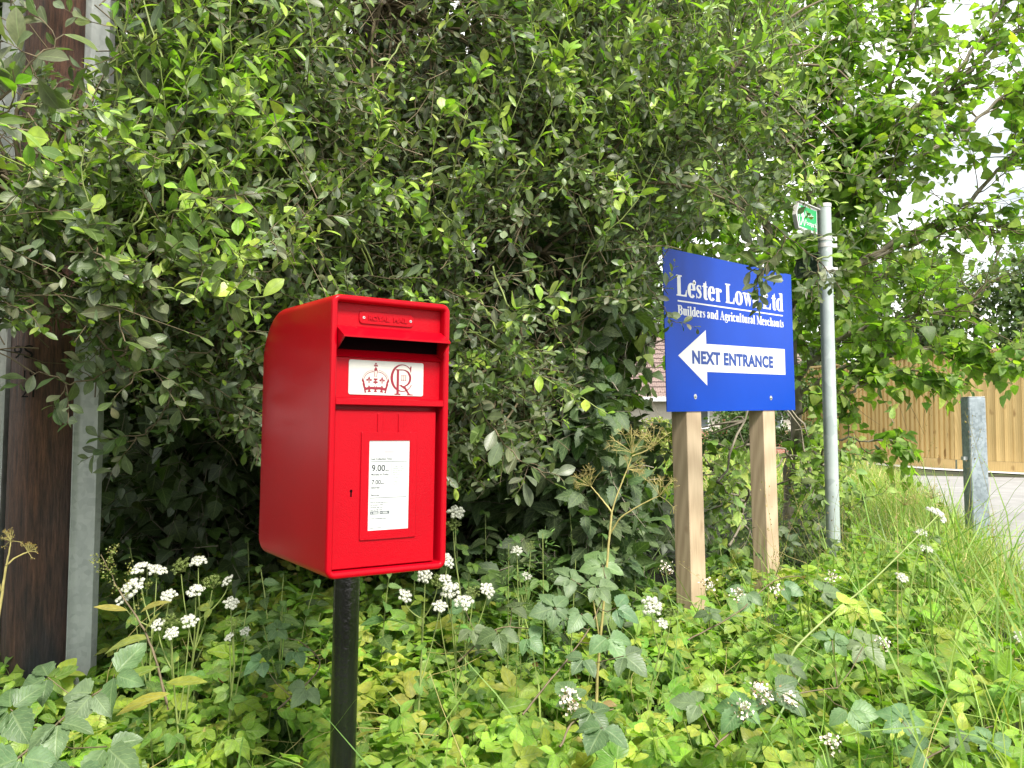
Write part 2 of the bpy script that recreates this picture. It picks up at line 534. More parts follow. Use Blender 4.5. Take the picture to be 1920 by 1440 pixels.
class Leaves:
    def __init__(s):
        s.V = []; s.LV = []; s.LT = []; s.UV = []; s.C = []; s.n = 0

    def add(s, key, pos, d, n, size, wid, col):
        """pos d n: (N,3); size wid: (N,) ; col (N,3)"""
        N = len(pos)
        if N == 0: return
        size = np.broadcast_to(size, (N,)); wid = np.broadcast_to(wid, (N,)); col = np.broadcast_to(col, (N, 3))
        ts = T[key]
        which = RNG.integers(0, len(ts), N)
        d = nrmz(d)
        x = nrmz(np.cross(d, n)); z = np.cross(x, d)
        for k, t in enumerate(ts):
            m = which == k
            c = int(m.sum())
            if not c: continue
            tv = t['v']
            sz = size[m][:, None, None]
            ww = wid[m][:, None, None]
            xs = tv[None, :, 0:1] * ww * (1 if t.get('blade') else sz)
            ys = tv[None, :, 1:2] * sz; zs = tv[None, :, 2:3] * sz
            P = pos[m][:, None, :] + x[m][:, None, :] * xs + d[m][:, None, :] * ys + z[m][:, None, :] * zs
            nv = len(tv)
            off = s.n + np.arange(c)[:, None] * nv
            s.LV.append((t['lv'][None, :] + off).ravel())
            s.LT.append(np.tile(t['lt'], c))
            s.UV.append(np.tile(t['uv'], (c, 1)))
            s.V.append(P.reshape(-1, 3))
            s.C.append(np.repeat(col[m], nv, 0))
            s.n += c * nv

    def build(s, name, m, parent=None, smooth=True):
        me = bpy.data.meshes.new(name)
        V = np.concatenate(s.V); LV = np.concatenate(s.LV); LT = np.concatenate(s.LT); UV = np.concatenate(s.UV); C = np.concatenate(s.C)
        me.vertices.add(len(V)); me.vertices.foreach_set('co', V.astype(np.float32).ravel())
        me.loops.add(len(LV)); me.loops.foreach_set('vertex_index', LV.astype(np.int32))
        me.polygons.add(len(LT))
        ls = np.concatenate([[0], np.cumsum(LT)[:-1]])
        me.polygons.foreach_set('loop_start', ls.astype(np.int32))
        me.polygons.foreach_set('loop_total', LT.astype(np.int32))
        if smooth: me.polygons.foreach_set('use_smooth', np.ones(len(LT), bool))
        me.update(calc_edges=True)
        uvl = me.uv_layers.new(name='UVMap'); uvl.data.foreach_set('uv', UV.astype(np.float32).ravel())
        ca = me.color_attributes.new('col', 'FLOAT_COLOR', 'POINT')
        ca.data.foreach_set('color', np.concatenate([np.clip(C, 0, 1), np.ones((len(C), 1))], 1).astype(np.float32).ravel())
        me.materials.append(m)
        o = bpy.data.objects.new(name, me)
        return link(o, parent)


class Tubes:
    """many thin tapered tubes, all in one mesh"""
    def __init__(s):
        s.V = []; s.F = []; s.n = 0

    def add(s, P, rad, sides=4):
        """P (T,K,3), rad (T,K)"""
        P = np.asarray(P, float); rad = np.asarray(rad, float)
        if P.ndim == 2: P = P[None]; rad = rad[None]
        Tn, K, _ = P.shape
        tan = np.gradient(P, axis=1)
        tan = nrmz(tan)
        ref = np.where(np.abs(tan[..., 2:3]) < .9, np.array([0, 0, 1.]), np.array([0, 1., 0]))
        a = nrmz(np.cross(tan, ref)); b = np.cross(tan, a)
        ang = np.arange(sides) * 2 * np.pi / sides
        ring = P[:, :, None, :] + rad[:, :, None, None] * (a[:, :, None, :] * np.cos(ang)[None, None, :, None] - b[:, :, None, :] * np.sin(ang)[None, None, :, None])
        s.V.append(ring.reshape(-1, 3))
        i = np.arange(K - 1)[:, None] * sides; j = np.arange(sides)[None, :]; j2 = (j + 1) % sides
        q = np.stack([i + j, i + j2, i + sides + j2, i + sides + j], -1).reshape(-1, 4)
        q = q[None] + (s.n + np.arange(Tn) * K * sides)[:, None, None]
        s.F.append(q.reshape(-1, 4))
        s.n += Tn * K * sides

    def build(s, name, m, parent=None):
        me = bpy.data.meshes.new(name)
        V = np.concatenate(s.V); F = np.concatenate(s.F)
        me.vertices.add(len(V)); me.vertices.foreach_set('co', V.astype(np.float32).ravel())
        me.loops.add(len(F) * 4); me.loops.foreach_set('vertex_index', F.astype(np.int32).ravel())
        me.polygons.add(len(F))
        me.polygons.foreach_set('loop_start', (np.arange(len(F)) * 4).astype(np.int32))
        me.polygons.foreach_set('loop_total', np.full(len(F), 4, np.int32))
        me.polygons.foreach_set('use_smooth', np.ones(len(F), bool))
        me.update(calc_edges=True)
        me.materials.append(m)
        o = bpy.data.objects.new(name, me)
        return link(o, parent)


def rnd(*shape): return RNG.random(shape)
def gauss(*shape): return RNG.normal(size=shape)


def palette(cols, N, jitter=.15, probs=None):
    cols = np.array(cols, float)
    c = cols[RNG.choice(len(cols), N, p=probs)]
    return c * (1 + jitter * gauss(N, 1)) * (1 + .06 * gauss(N, 3))


def twigs(o, d, Ln, K=6, bend=.25, grav=-.15):
    """origins, directions, lengths -> (T,K,3) curved polylines"""
    Tn = len(o)
    t = np.linspace(0, 1, K)[None, :, None]
    bv = gauss(Tn, 3) * bend; bv[:, 2] += grav
    wig = gauss(Tn, 3) * .035
    return o[:, None] + nrmz(d)[:, None] * (Ln[:, None, None] * t) + bv[:, None] * Ln[:, None, None] * t * t + wig[:, None] * Ln[:, None, None] * np.sin(t * 7)


def leaf_stations(P, k, start=.15):
    """positions and tangents of k stations per twig"""
    Tn, K, _ = P.shape
    s = np.linspace(start, 1, k)[None, :] + (rnd(Tn, k) - .5) * (.5 / k)
    s = np.clip(s, 0, .999) * (K - 1)
    i = s.astype(int); f = (s - i)[..., None]
    idx = np.arange(Tn)[:, None]
    a = P[idx, i]; b = P[idx, np.minimum(i + 1, K - 1)]
    return a + (b - a) * f, nrmz(b - a), s / (K - 1)


def project(p):
    x, y, z = p[..., 0], p[..., 1], p[..., 2] - CAMZ
    dep = y * ct + z * st
    return 960 + FPX * x / dep, 720 - FPX * (z * ct - y * st) / dep


def clearings(p, zones):
    """True where a leaf or twig may stay; zones are gaps of the crown given as seen in the photo"""
    u, v = project(p)
    keep = np.ones(u.shape, bool)
    for (u0, u1, v0, v1, pr) in zones:
        keep &= ~((u > u0) & (u < u1) & (v > v0) & (v < v1) & (rnd(*u.shape) < pr))
    return keep


def dress(Lv, P, k, key, size, cols, wid=1.0, spread=.85, up=.35, jit=.5, tipcol=None, tip=.0, start=.15, probs=None, tipsmall=.35, facing=(0, -.35, 1), zones=None, floor=None):
    pos, tan, s = leaf_stations(P, k, start)
    Tn = len(P)
    ax = nrmz(gauss(Tn, 1, 3))
    side = nrmz(np.cross(tan, np.broadcast_to(ax, tan.shape)))
    other = np.cross(tan, side)
    ph = (np.arange(k)[None, :] * 2.4 + rnd(Tn, 1) * 6.28)[..., None]
    sd = side * np.cos(ph) + other * np.sin(ph)
    d = nrmz(tan * .75 + sd * spread + np.array([0, 0, up]) * rnd(Tn, k, 1) + gauss(Tn, k, 3) * .15)
    f = np.array(facing, float)
    n = nrmz(f + gauss(Tn, k, 3) * jit)
    N = Tn * k
    sz = size * (1 + .28 * gauss(N)) * (1 - tipsmall * s.ravel() ** 3)
    c = palette(cols, N, .16, probs)
    if tipcol is not None:
        w = np.clip((s.ravel() - (1 - tip)) / max(tip, .01), 0, 1)[:, None]
        c = c * (1 - w) + palette(tipcol, N, .12) * w
    pos = pos.reshape(-1, 3); K_ = np.ones(N, bool)
    if zones: K_ &= clearings(pos, zones)
    if floor is not None:
        u, v = project(pos); K_ &= v < polyline_interp(floor, u) + 45 * gauss(N) * .5 + 25
    Lv.add(key, pos[K_], d.reshape(-1, 3)[K_], n.reshape(-1, 3)[K_], np.clip(sz, size * .35, size * 1.7)[K_], (wid * (1 + .15 * gauss(N)))[K_], c[K_])


# ------------------------------------------------------------------ text and line-work helpers
def text_mesh(body, offset=0.0, spacing=1.0):
    cu = bpy.data.curves.new('lettering', 'FONT')
    cu.body = body
    cu.offset = offset
    cu.space_character = spacing
    cu.resolution_u = 3
    ob = bpy.data.objects.new('lettering', cu)
    COL.objects.link(ob)
    dg = bpy.context.evaluated_depsgraph_get()
    dg.update()
    me = bpy.data.meshes.new_from_object(ob.evaluated_get(dg))
    v = np.array([p.co[:] for p in me.vertices]); f = [tuple(p.vertices) for p in me.polygons]
    bpy.data.objects.remove(ob); bpy.data.curves.remove(cu); bpy.data.meshes.remove(me)
    return v, f


def put_text(mb, body, x0, x1, z0, z1, y, offset=0.0, fit='both', spacing=1.0, slant=0):
    """lay text flat in the plane y (facing -y), fitted to a box; z1-z0 is the cap height"""
    v, f = text_mesh(body, offset, spacing)
    capv, _ = text_mesh('H', offset)
    cap = capv[:, 1].max() - capv[:, 1].min()
    sz = (z1 - z0) / cap
    w = v[:, 0].max() - v[:, 0].min()
    sx = (x1 - x0) / w if x1 is not None else sz
    X = x0 + (v[:, 0] - v[:, 0].min()) * sx
    Z = z0 + v[:, 1] * sz
    mb.add(np.stack([X, np.full_like(X, y), Z], 1), f)


class Ink:
    """serif lettering and line-work from ribbons; pieces that overlap sit at slightly different depths"""
    def __init__(s, mb, y, step=.00006):
        s.mb = mb; s.y = y; s.step = step; s.k = 0
        s.ox = s.oz = 0.0; s.sx = s.sz = 1.0

    def poly(s, pts):
        y = s.y - s.step * (s.k % 9); s.k += 1
        vs = [(s.ox + p[0] * s.sx, y, s.oz + p[1] * s.sz) for p in pts]
        s.mb.add(vs, [tuple(range(len(vs)))])

    def rect(s, x0, x1, z0, z1):
        s.poly([(x0, z0), (x1, z0), (x1, z1), (x0, z1)])

    def ribbon(s, pts, w):
        pts = np.array(pts, float); n = len(pts)
        t = nrmz(np.gradient(pts, axis=0)); nn = np.stack([-t[:, 1], t[:, 0]], 1)
        w = np.broadcast_to(np.asarray(w, float), (n,))[:, None] / 2
        a = pts + nn * w; b = pts - nn * w
        y = s.y - s.step * (s.k % 9); s.k += 1
        vs = [(s.ox + p[0] * s.sx, y, s.oz + p[1] * s.sz) for p in list(a) + list(b)]
        s.mb.add(vs, [(i, n + i, n + i + 1, i + 1) for i in range(n - 1)])

    def arc(s, cx, cz, rx, rz, a0, a1, thin, thick, n=14):
        a = np.radians(np.linspace(a0, a1, n))
        w = thin + (thick - thin) * np.abs(np.cos(a)) ** 1.3
        s.ribbon(np.stack([cx + rx * np.cos(a), cz + rz * np.sin(a)], 1), w)

    def dot(s, x, z, r, n=10, rz=None):
        rz = rz or r
        s.poly([(x + r * math.cos(2 * math.pi * k / n), z + rz * math.sin(2 * math.pi * k / n)) for k in range(n)])


TH, TN, SF = .235, .075, .065          # thick stem, hairline, serif height (x-height .68, cap height 1)


def glyph(g, c):
    """draws c, returns its advance"""
    X = .70
    def serif(x0, x1, z, up=False): g.rect(x0, x1, z - (SF if up else 0), z + (0 if up else SF))
    def stem(x, z0, z1, l=.05, r=.05, foot=True, top='flag'):
        g.rect(x, x + TH, z0, z1)
        if foot: serif(x - l, x + TH + r, z0)
        if top == 'flag': g.poly([(x - l - .01, z1 - SF), (x + .01, z1 - .13), (x + .01, z1), (x - l - .01, z1 - .03)])
        if top == 'both': serif(x - l, x + TH + r, z1, True)
    if c == ' ': return .27
    if c == 'L':
        stem(.09, 0, 1, .07, .09, top='both'); g.rect(.3, .66, 0, SF + .01); g.poly([(.5, 0), (.72, 0), (.74, .33), (.69, .33), (.62, .12), (.5, .06)]); return .79
    if c == 'B':
        stem(.09, 0, 1, .07, 0, top=None); serif(.02, .4, 1, True); serif(.02, .4, 0)
        g.arc(.38, .755, .22, .215, -90, 90, TN, TH); g.arc(.38, .27, .27, .24, -90, 90, TN, TH + .02); g.rect(.28, .4, .49, .54); return .76
    if c == 'A':
        g.poly([(.06, SF), (.12, SF), (.40, .86), (.36, .98)]); g.poly([(.36, 1), (.44, 1), (.76, SF), (.53, SF), (.34, .90)])
        g.rect(.17, .55, .30, .36); serif(-.01, .24, 0); serif(.46, .83, 0); return .83
    if c == 'M':
        g.rect(.11, .17, 0, 1); g.poly([(.08, 1), (.31, 1), (.56, .30), (.49, .02), (.45, .02)]); g.poly([(.46, .02), (.52, .02), (.84, .98), (.78, .98)])
        stem(.74, 0, 1, .06, .07, top='both'); serif(.02, .26, 0); serif(.02, .25, 1, True); return 1.04
    if c in 'ebcdgoaq':
        pass
    if c == 'o': g.arc(.31, .35, .20, .33, 0, 360, TN, TH, 26); return .62
    if c == 'e':
        g.arc(.29, .35, .18, .33, 20, 320, TN, TH, 24); g.rect(.2, .50, .36, .42); g.arc(.33, .44, .14, .25, -12, 80, TN, TH * .8); return .56
    if c == 'c':
        g.arc(.29, .35, .18, .33, 60, 320, TN, TH, 22); g.dot(.40, .52, .09); return .53
    if c == 's':
        g.ribbon([(.40, .50), (.36, .60), (.26, .65), (.15, .60), (.13, .51), (.20, .42), (.31, .33), (.37, .22), (.33, .10), (.22, .045), (.11, .08), (.06, .19)],
                 [.04, .05, .07, .11, .15, .19, .19, .15, .11, .07, .05, .04]); g.rect(.37, .41, .45, .68); g.rect(.05, .09, 0, .24); return .46
    if c == 't':
        g.rect(.12, .12 + TH, .12, .82); g.poly([(.02, .62), (.12, .62), (.33, .68), (.33, .93), (.30, .93), (.2, .76), (.02, .65)]); g.rect(.3, .43, .62, .68)
        g.arc(.30, .16, .08, .13, 180, 330, TN, TH * .9); return .43
    if c == 'r':
        stem(.09, 0, .68); g.ribbon([(.28, .45), (.33, .58), (.41, .63)], [.05, .07, .09]); g.dot(.42, .57, .09); return .50
    if c == 'w':
        for x in (.05, .33):
            g.poly([(x, X), (x + .20, X), (x + .33, .18), (x + .26, 0), (x + .22, 0)])
        g.poly([(.28, .02), (.32, .02), (.45, .5), (.42, .58)]); g.poly([(.56, .02), (.60, .02), (.78, X), (.73, X)])
        serif(-.01, .27, .68, True); serif(.30, .56, .68, True); serif(.64, .84, .68, True); return .84
    if c == 'd':
        g.rect(.38, .38 + TH, 0, 1); g.poly([(.29, .95), (.40, .92), (.40, 1), (.29, .985)]); serif(.5, .66, 0)
        g.arc(.32, .34, .20, .32, 60, 300, TN, TH, 18); return .67
    if c == 'u':
        g.rect(.09, .09 + TH, .15, .68); g.rect(.40, .40 + TH, 0, .68); serif(.0, .12, .68, True); serif(.33, .42, .68, True); serif(.5, .68, 0)
        g.arc(.28, .17, .09, .14, 180, 320, TN, TH * .9); return .69
    if c == 'i': stem(.08, 0, .68); g.dot(.19, .88, .115); return .37
    if c == 'l': stem(.08, 0, 1); return .37
    if c == 'n' or c == 'h':
        stem(.08, 0, .68 if c == 'n' else 1); g.rect(.40, .40 + TH, 0, .50); serif(.35, .67, 0); g.arc(.38, .46, .13, .19, 20, 150, TN, TH * .85); g.dot(.5, .5, .108); return .69
    if c == 'a':
        g.rect(.29, .29 + TH, .10, .50); g.arc(.26, .48, .14, .18, 10, 150, TN, TH * .8); g.dot(.15, .52, .085); g.arc(.26, .19, .12, .16, 80, 300, TN, TH * .95)
        g.ribbon([(.44, .10), (.50, .05), (.57, .09)], [.1, .06, .04]); return .58
    if c == 'g':
        g.arc(.26, .47, .16, .20, 0, 360, TN, TH * .85, 20); g.rect(.40, .56, .58, .66)
        g.ribbon([(.14, .32), (.08, .20), (.16, .12), (.38, .08), (.49, -.02), (.42, -.16), (.24, -.22), (.08, -.16), (.05, -.06), (.16, .06)],
                 [.05, .07, .11, .17, .13, .09, .06, .06, .06, .05]); return .55
    return .5


def serif_text(mb, body, x0, x1, z0, cap, y):
    probe = Ink(MB(), 0)
    wid = sum(glyph(probe, c) for c in body) - .08
    sx = (x1 - x0) / wid
    g = Ink(mb, y)
    g.sx = sx; g.sz = cap; g.oz = z0; x = x0
    for c in body:
        g.ox = x
        x += glyph(g, c) * sx


def rrect(x0, x1, z0, z1, r, n=5):
    pts = []
    for cx, cz, a in ((x1 - r, z1 - r, 0), (x0 + r, z1 - r, 90), (x0 + r, z0 + r, 180), (x1 - r, z0 + r, 270)):
        for i in range(n + 1):
            t = R(a + 90 * i / n)
            pts.append((cx + r * math.cos(t), cz + r * math.sin(t)))
    return pts

# ================================================================== THE SETTING
def build_ground():
    def axis(vals):
        return np.unique(np.round(np.concatenate(vals), 4))
    xs = axis([np.linspace(-140, -10, 14), np.linspace(-10, 10, 101), np.linspace(10, 160, 16)])
    ys = axis([np.linspace(-40, -2, 10), np.linspace(-2, 14, 81), np.linspace(14, 34, 41), np.linspace(34, 400, 20)])
    X, Y = np.meshgrid(xs, ys)
    Z = ground_h(X, Y) + .012 * vnoise(X, Y, 2.2) * (road_sd(X, Y) < -.3)
    nx = len(xs)
    V = np.stack([X, Y, Z], -1).reshape(-1, 3)
    F = [(j * nx + i, j * nx + i + 1, (j + 1) * nx + i + 1, (j + 1) * nx + i) for j in range(len(ys) - 1) for i in range(nx - 1)]
    m, n, p, o = mat('soil_and_turf')
    t = noise(n, 1.1, 6, .65)
    t2 = noise(n, 40, 4, .7)
    r = ramp(n, t.outputs['Fac'], [(.35, (.022, .017, .010)), (.5, (.03, .035, .012)), (.62, (.06, .085, .02))])
    mx = nd(n, 'ShaderNodeMix', data_type='RGBA', blend_type='MULTIPLY'); mx.inputs[0].default_value = .8
    r2 = ramp(n, t2.outputs['Fac'], [(.3, (.5, .5, .5)), (.7, (1.3, 1.3, 1.3))])
    n.links.new(r.outputs[0], mx.inputs[6]); n.links.new(r2.outputs[0], mx.inputs[7]); n.links.new(mx.outputs[2], p.inputs['Base Color'])
    p.inputs['Roughness'].default_value = .95
    bump(n, p, t2.outputs['Fac'], .8, .02)
    me = bpy.data.meshes.new('ground'); me.from_pydata(V.tolist(), [], F); me.materials.append(m); me.shade_smooth()
    tag(link(bpy.data.objects.new('ground', me)), kind='structure')


build_ground()


def road_pt(s, off, z):
    """s along the road edge, off to its right"""
    return (2.1 + .334 * s + .943 * off, 3.5 + .943 * s - .334 * off, z)


mb = MB()
mb.add([road_pt(-12, .02, .728), road_pt(-12, 5.2, .728), road_pt(8.8, 5.2, .728), road_pt(8.8, .02, .728)], [(0, 1, 2, 3)])
tag(mb.build('driveway', simple('driveway_asphalt', (.24, .235, .23), .9, var=.16, vs=5, bmp=.5, bs=160, bd=.004)), kind='structure')
mb = MB()
FC = np.array([6.75, 13.0])                    # corner of the timber fence
d1 = np.array([-.22, .975]); d2 = np.array([.53, -.848]); n1 = np.array([-.975, -.22]); n2 = np.array([-.848, -.53])
gw = .42
a0 = FC + d1 * 4; a1 = FC; a2 = FC + d2 * 6
mb.add([(*(a0 + n1 * gw), .736), (*(a1 + (n1 + n2) * .5 * gw), .736), (*(a2 + n2 * gw), .736), (*a2, .736), (*a1, .736), (*a0, .736)], [(0, 1, 4, 5), (1, 2, 3, 4)])
tag(mb.build('gravel_strip', simple('white_gravel', (.62, .60, .57), .9, var=.35, vs=60, bmp=1, bs=60, bd=.02)), kind='structure')

# ------------------------------------------------------------------ timber fence
fence = thing('garden_fence', 'tall orange-brown vertical board timber fence beyond the driveway', 'fence', (FC[0], FC[1], .72))


def fence_side(d, n, length, pitch, name):
    mb = MB(); L0 = np.array([0., 0.])
    k = int(length / pitch)
    for i in range(k):
        j = (random.random() - .5) * .006
        p0 = d * i * pitch; p1 = d * ((i + 1) * pitch + .012)
        # feather-edge: thick edge proud, thin edge tucked under the next board
        a = p0 + n * (.034 + j); b = p1 + n * (.004 + j)
        a_ = p0 + n * .0; b_ = p1 + n * -.002
        z0, z1 = .16, 1.76 + (random.random() - .5) * .006
        mb.add([(*a, z0), (*b, z0), (*b_, z0), (*a_, z0), (*a, z1), (*b, z1), (*b_, z1), (*a_, z1)],
               [(0, 1, 5, 4), (1, 2, 6, 5), (2, 3, 7, 6), (3, 0, 4, 7), (4, 5, 6, 7), (0, 3, 2, 1)])
    mb.build(name, M['fence'], fence)
    def bar(nm, z0, z1, t0, t1):
        q = MB(); p0 = d * .03; p1 = d * length
        q.add([(*(p0 + n * t0), z0), (*(p1 + n * t0), z0), (*(p1 + n * t1), z0), (*(p0 + n * t1), z0),
               (*(p0 + n * t0), z1), (*(p1 + n * t0), z1), (*(p1 + n * t1), z1), (*(p0 + n * t1), z1)],
              [(0, 1, 2, 3), (4, 7, 6, 5), (0, 4, 5, 1), (1, 5, 6, 2), (2, 6, 7, 3), (3, 7, 4, 0)])
        q.build(nm, M['fence'], fence)
    bar('capping_rail', 1.768, 1.805, -.035, .05)
    bar('gravel_board', .0, .157, -.004, .026)


fence_side(d1, n1, 4.7, .112, 'boards')
fence_side(d2, n2, 6.5, .125, 'boards')

# ------------------------------------------------------------------ bungalow beyond the hedge
def build_house():
    h = thing('bungalow', 'cream bungalow with brown tiled roof glimpsed through the hedge', 'house', (5.6, 30, .12), (0, 0, R(-4)))
    mb = MB(); mb.box(-4.6, 4.6, 0, 7, 0, 2.12)
    mb.build('wall', simple('cream_render', (.55, .50, .42), .9, var=.08, bmp=.3, bs=80), h)
    mb = MB(); mb.box(-4.65, 4.65, -.04, -.002, 0, .95)
    m, n, p, o = mat('red_brick')
    b = nd(n, 'ShaderNodeTexBrick'); b.inputs['Scale'].default_value = 4.5
    b.inputs['Color1'].default_value = (.30, .09, .055, 1); b.inputs['Color2'].default_value = (.38, .14, .09, 1); b.inputs['Mortar'].default_value = (.45, .4, .35, 1)
    c = nd(n, 'ShaderNodeTexCoord'); mm = nd(n, 'ShaderNodeMapping'); mm.inputs['Rotation'].default_value = (R(90), 0, 0)
    n.links.new(c.outputs['Object'], mm.inputs['Vector']); n.links.new(mm.outputs[0], b.inputs['Vector']); n.links.new(b.outputs['Color'], p.inputs['Base Color'])
    mb.build('brick_plinth', m, h)
    m, n, p, o = mat('brown_roof_tiles')
    w = nd(n, 'ShaderNodeTexBrick'); w.inputs['Scale'].default_value = 3.2; w.inputs['Mortar Size'].default_value = .05
    w.inputs['Color1'].default_value = (.22, .155, .135, 1); w.inputs['Color2'].default_value = (.30, .22, .19, 1); w.inputs['Mortar'].default_value = (.09, .06, .055, 1)
    c = nd(n, 'ShaderNodeTexCoord'); n.links.new(c.outputs['Object'], w.inputs['Vector']); n.links.new(w.outputs['Color'], p.inputs['Base Color'])
    p.inputs['Roughness'].default_value = .85
    mb = MB()
    for k in range(14):                       # courses, each lapping the one below
        y0, y1 = -.45 + k * .31, -.45 + (k + 1) * .31 + .06
        z0, z1 = 2.1 + k * .19, 2.1 + (k + 1) * .19
        mb.add([(-5, y0, z0 + .05), (5, y0, z0 + .05), (5, y1, z1 + .035), (-5, y1, z1 + .035), (-5, y0, z0 + .01), (5, y0, z0 + .01)], [(0, 1, 2, 3), (4, 5, 1, 0)])
    mb.add([(-5, 3.95, 4.8), (5, 3.95, 4.8), (5, 8, 2.1), (-5, 8, 2.1)], [(0, 1, 2, 3)])
    mb.build('roof', m, h)
    mb = MB(); mb.box(-5.02, 5.02, -.52, -.46, 1.98, 2.14)
    mb.build('gutter', M['white'], h)
    for x in (-2.2, .7, 3.2):
        f = MB()
        for a in ((x - .62, x + .62, 1.02, 1.1), (x - .62, x + .62, 1.82, 1.9), (x - .62, x - .55, 1.1, 1.82), (x + .55, x + .62, 1.1, 1.82), (x - .03, x + .03, 1.1, 1.82)):
            f.box(a[0], a[1], -.06, -.006, a[2], a[3])
        fo = f.build('window', M['white'], h)
        g = MB(); g.box(x - .55, x + .55, -.03, -.012, 1.1, 1.82)
        g.build('pane', simple('window_glass', (.08, .1, .11), .1), fo)
    mb = MB(); mb.box(1.75, 2.55, -.05, -.006, 0, 1.95); mb.build('door', simple('red_door', (.32, .05, .04), .5), h)


build_house()

# ------------------------------------------------------------------ letter box on its post
LEAN = .0146
BW, BD, BH, HB = .267, .413, .558, .888
box = thing('letter_box', 'bright red letter box on a black round post', 'post box', (-.365 - LEAN * HB, 1.905, .30), (0, 0, 0))
box.rotation_mode = 'QUATERNION'
box.rotation_quaternion = (Matrix.Rotation(LEAN, 3, 'Y') @ Matrix.Rotation(R(34.3), 3, 'Z')).to_quaternion()


def bx(mb):           # front-face coordinates (s across, depth behind the front, height) -> local
    mb.v = [(x - BW / 2, y - BD / 2, z + HB) for x, y, z in mb.v]
    return mb


def body():
    mb = MB()
    def ring(i, y, r, top=BH, bot=0., n=6):
        return [(x, y, z) for x, z in rrect(i, BW - i, bot + i, top - i, r, n)]
    rings = [ring(.0138, .034, .004), ring(.0138, .0065, .004), ring(.0124, .0022, .005), ring(.0098, .0002, .007), ring(.0050, .0, .013),
             ring(.0018, .0014, .0165), ring(.0003, .0045, .018), ring(0, .009, .018)]
    Rt, Rb = .115, .03
    for k in range(0, 13):
        a = R(90 * k / 12)
        y = BD - Rt + Rt * math.sin(a) * .985
        top = BH - Rt * (1 - math.cos(a)) * .98
        yb = max(0, y - (BD - Rb))
        bot = Rb - math.sqrt(max(0, Rb * Rb - yb * yb)) if yb > 0 else 0
        sc = .0 if k < 11 else (.004 if k == 11 else .012)
        rings.append(ring(sc, y, .018, top, bot))
    rings.append(ring(.03, BD, .012, BH - Rt * .985, .03))
    mb.loft(rings)
    mb.v = mb.v
    return mb


bx(body()).build('casing', M['red_smooth'], box, smooth=True, angle=40)
IX0, IX1 = .0142, BW - .0142
mb = MB()
mb.bbox(IX0 - .002, IX1 + .002, .0015, .031, .3396, .3537, .0016)        # bar between the two openings
mb.box(IX0, IX1, .0185, .0315, .3545, .4365)                               # lower part of the upper panel
mb.box(IX0, IX1, .0205, .0313, .479, .5438)                                # upper part
# sloping lip under the slot
mb.add([(IX0, .013, .4365), (IX1, .013, .4365), (IX1, .031, .4515), (IX0, .031, .4515), (IX0, .0183, .4345), (IX1, .0183, .4345)],
       [(0, 1, 2, 3), (4, 5, 1, 0)])
bx(mb).build('front_panel', M['red'], box, smooth=True)
mb = MB()
mb.box(IX0 + .001, IX1 - .001, .0312, .0325, .452, .4788)
bx(mb).build('posting_slot', M['dark'], box)
# hood over the slot
mb = MB()
a, b = IX0 + .0004, IX1 - .0004
P_ = lambda x: [(x, .0207, .4975), (x, .0150, .4975), (x, -.0265, .4758), (x, -.0265, .4722), (x, -.0235, .4722), (x, .0207, .4945)]
mb.loft([P_(a), P_(b)])
for x0, x1 in ((a, a + .0032), (b - .0032, b)):
    q = lambda x: [(x, .0203, .4950), (x, -.0258, .4722), (x, .0203, .4440)]
    mb.loft([q(x0), q(x1)])
bx(mb).build('hood', M['red_smooth'], box, smooth=False)
# name plate
mb = MB()
mb.loft([[(x, .0208, z) for x, z in rrect(.0653, .1882, .5045, .5302, .0085)], [(x, .0182, z) for x, z in rrect(.0656, .1879, .5048, .5299, .0083)],
         [(x, .0176, z) for x, z in rrect(.0662, .1873, .5054, .5293, .0078)]])
npl = bx(mb).build('name_plate', M['red'], box)
mb = MB()
v, f = text_mesh('ROYAL  MAIL', .03)
sx = (.1735 - .0850) / (v[:, 0].max() - v[:, 0].min()); sz = .0098 / (v[:, 1].max() - v[:, 1].min())
sx0 = v[:, 0].min(); sz0 = v[:, 1].min()
pts = [(.0850 + (p[0] - sx0) * sx, .0158, .5122 + (p[1] - sz0) * sz) for p in v]
nv = len(pts)
mb.add(pts, f)
edges = {}
for fc in f:
    for i in range(len(fc)):
        e = (fc[i], fc[(i + 1) % len(fc)]); k = (min(e), max(e)); edges[k] = edges.get(k, 0) + 1
mb.add([(p[0], .0178, p[2]) for p in pts], [])
for (i, j), c in edges.items():
    if c == 1: mb.f.append((i, j, j + nv, i + nv))
bx(mb).build('lettering', M['red_smooth'], npl)
for x in (.0752, .1810):
    mb = MB(); mb.disc((x, .0177, .5170), .0034, 14, .0014, r2=.0026); sc = bx(mb).build('screw', M['steel'], npl)
    mb = MB(); mb.disc((x, .01625, .5170), .0012, 8, .0001); bx(mb).build('screw_slot', M['dark'], sc)

# royal cypher plate
mb = MB()
mb.loft([[(x, .0187, z) for x, z in rrect(.0450, .2133, .3612, .4311, .004)], [(x, .0170, z) for x, z in rrect(.0452, .2131, .3614, .4309, .004)]])
cyp = bx(mb).build('cypher_plate', M['plate'], box)
mb = MB(); g = Ink(mb, .0166, .00003)
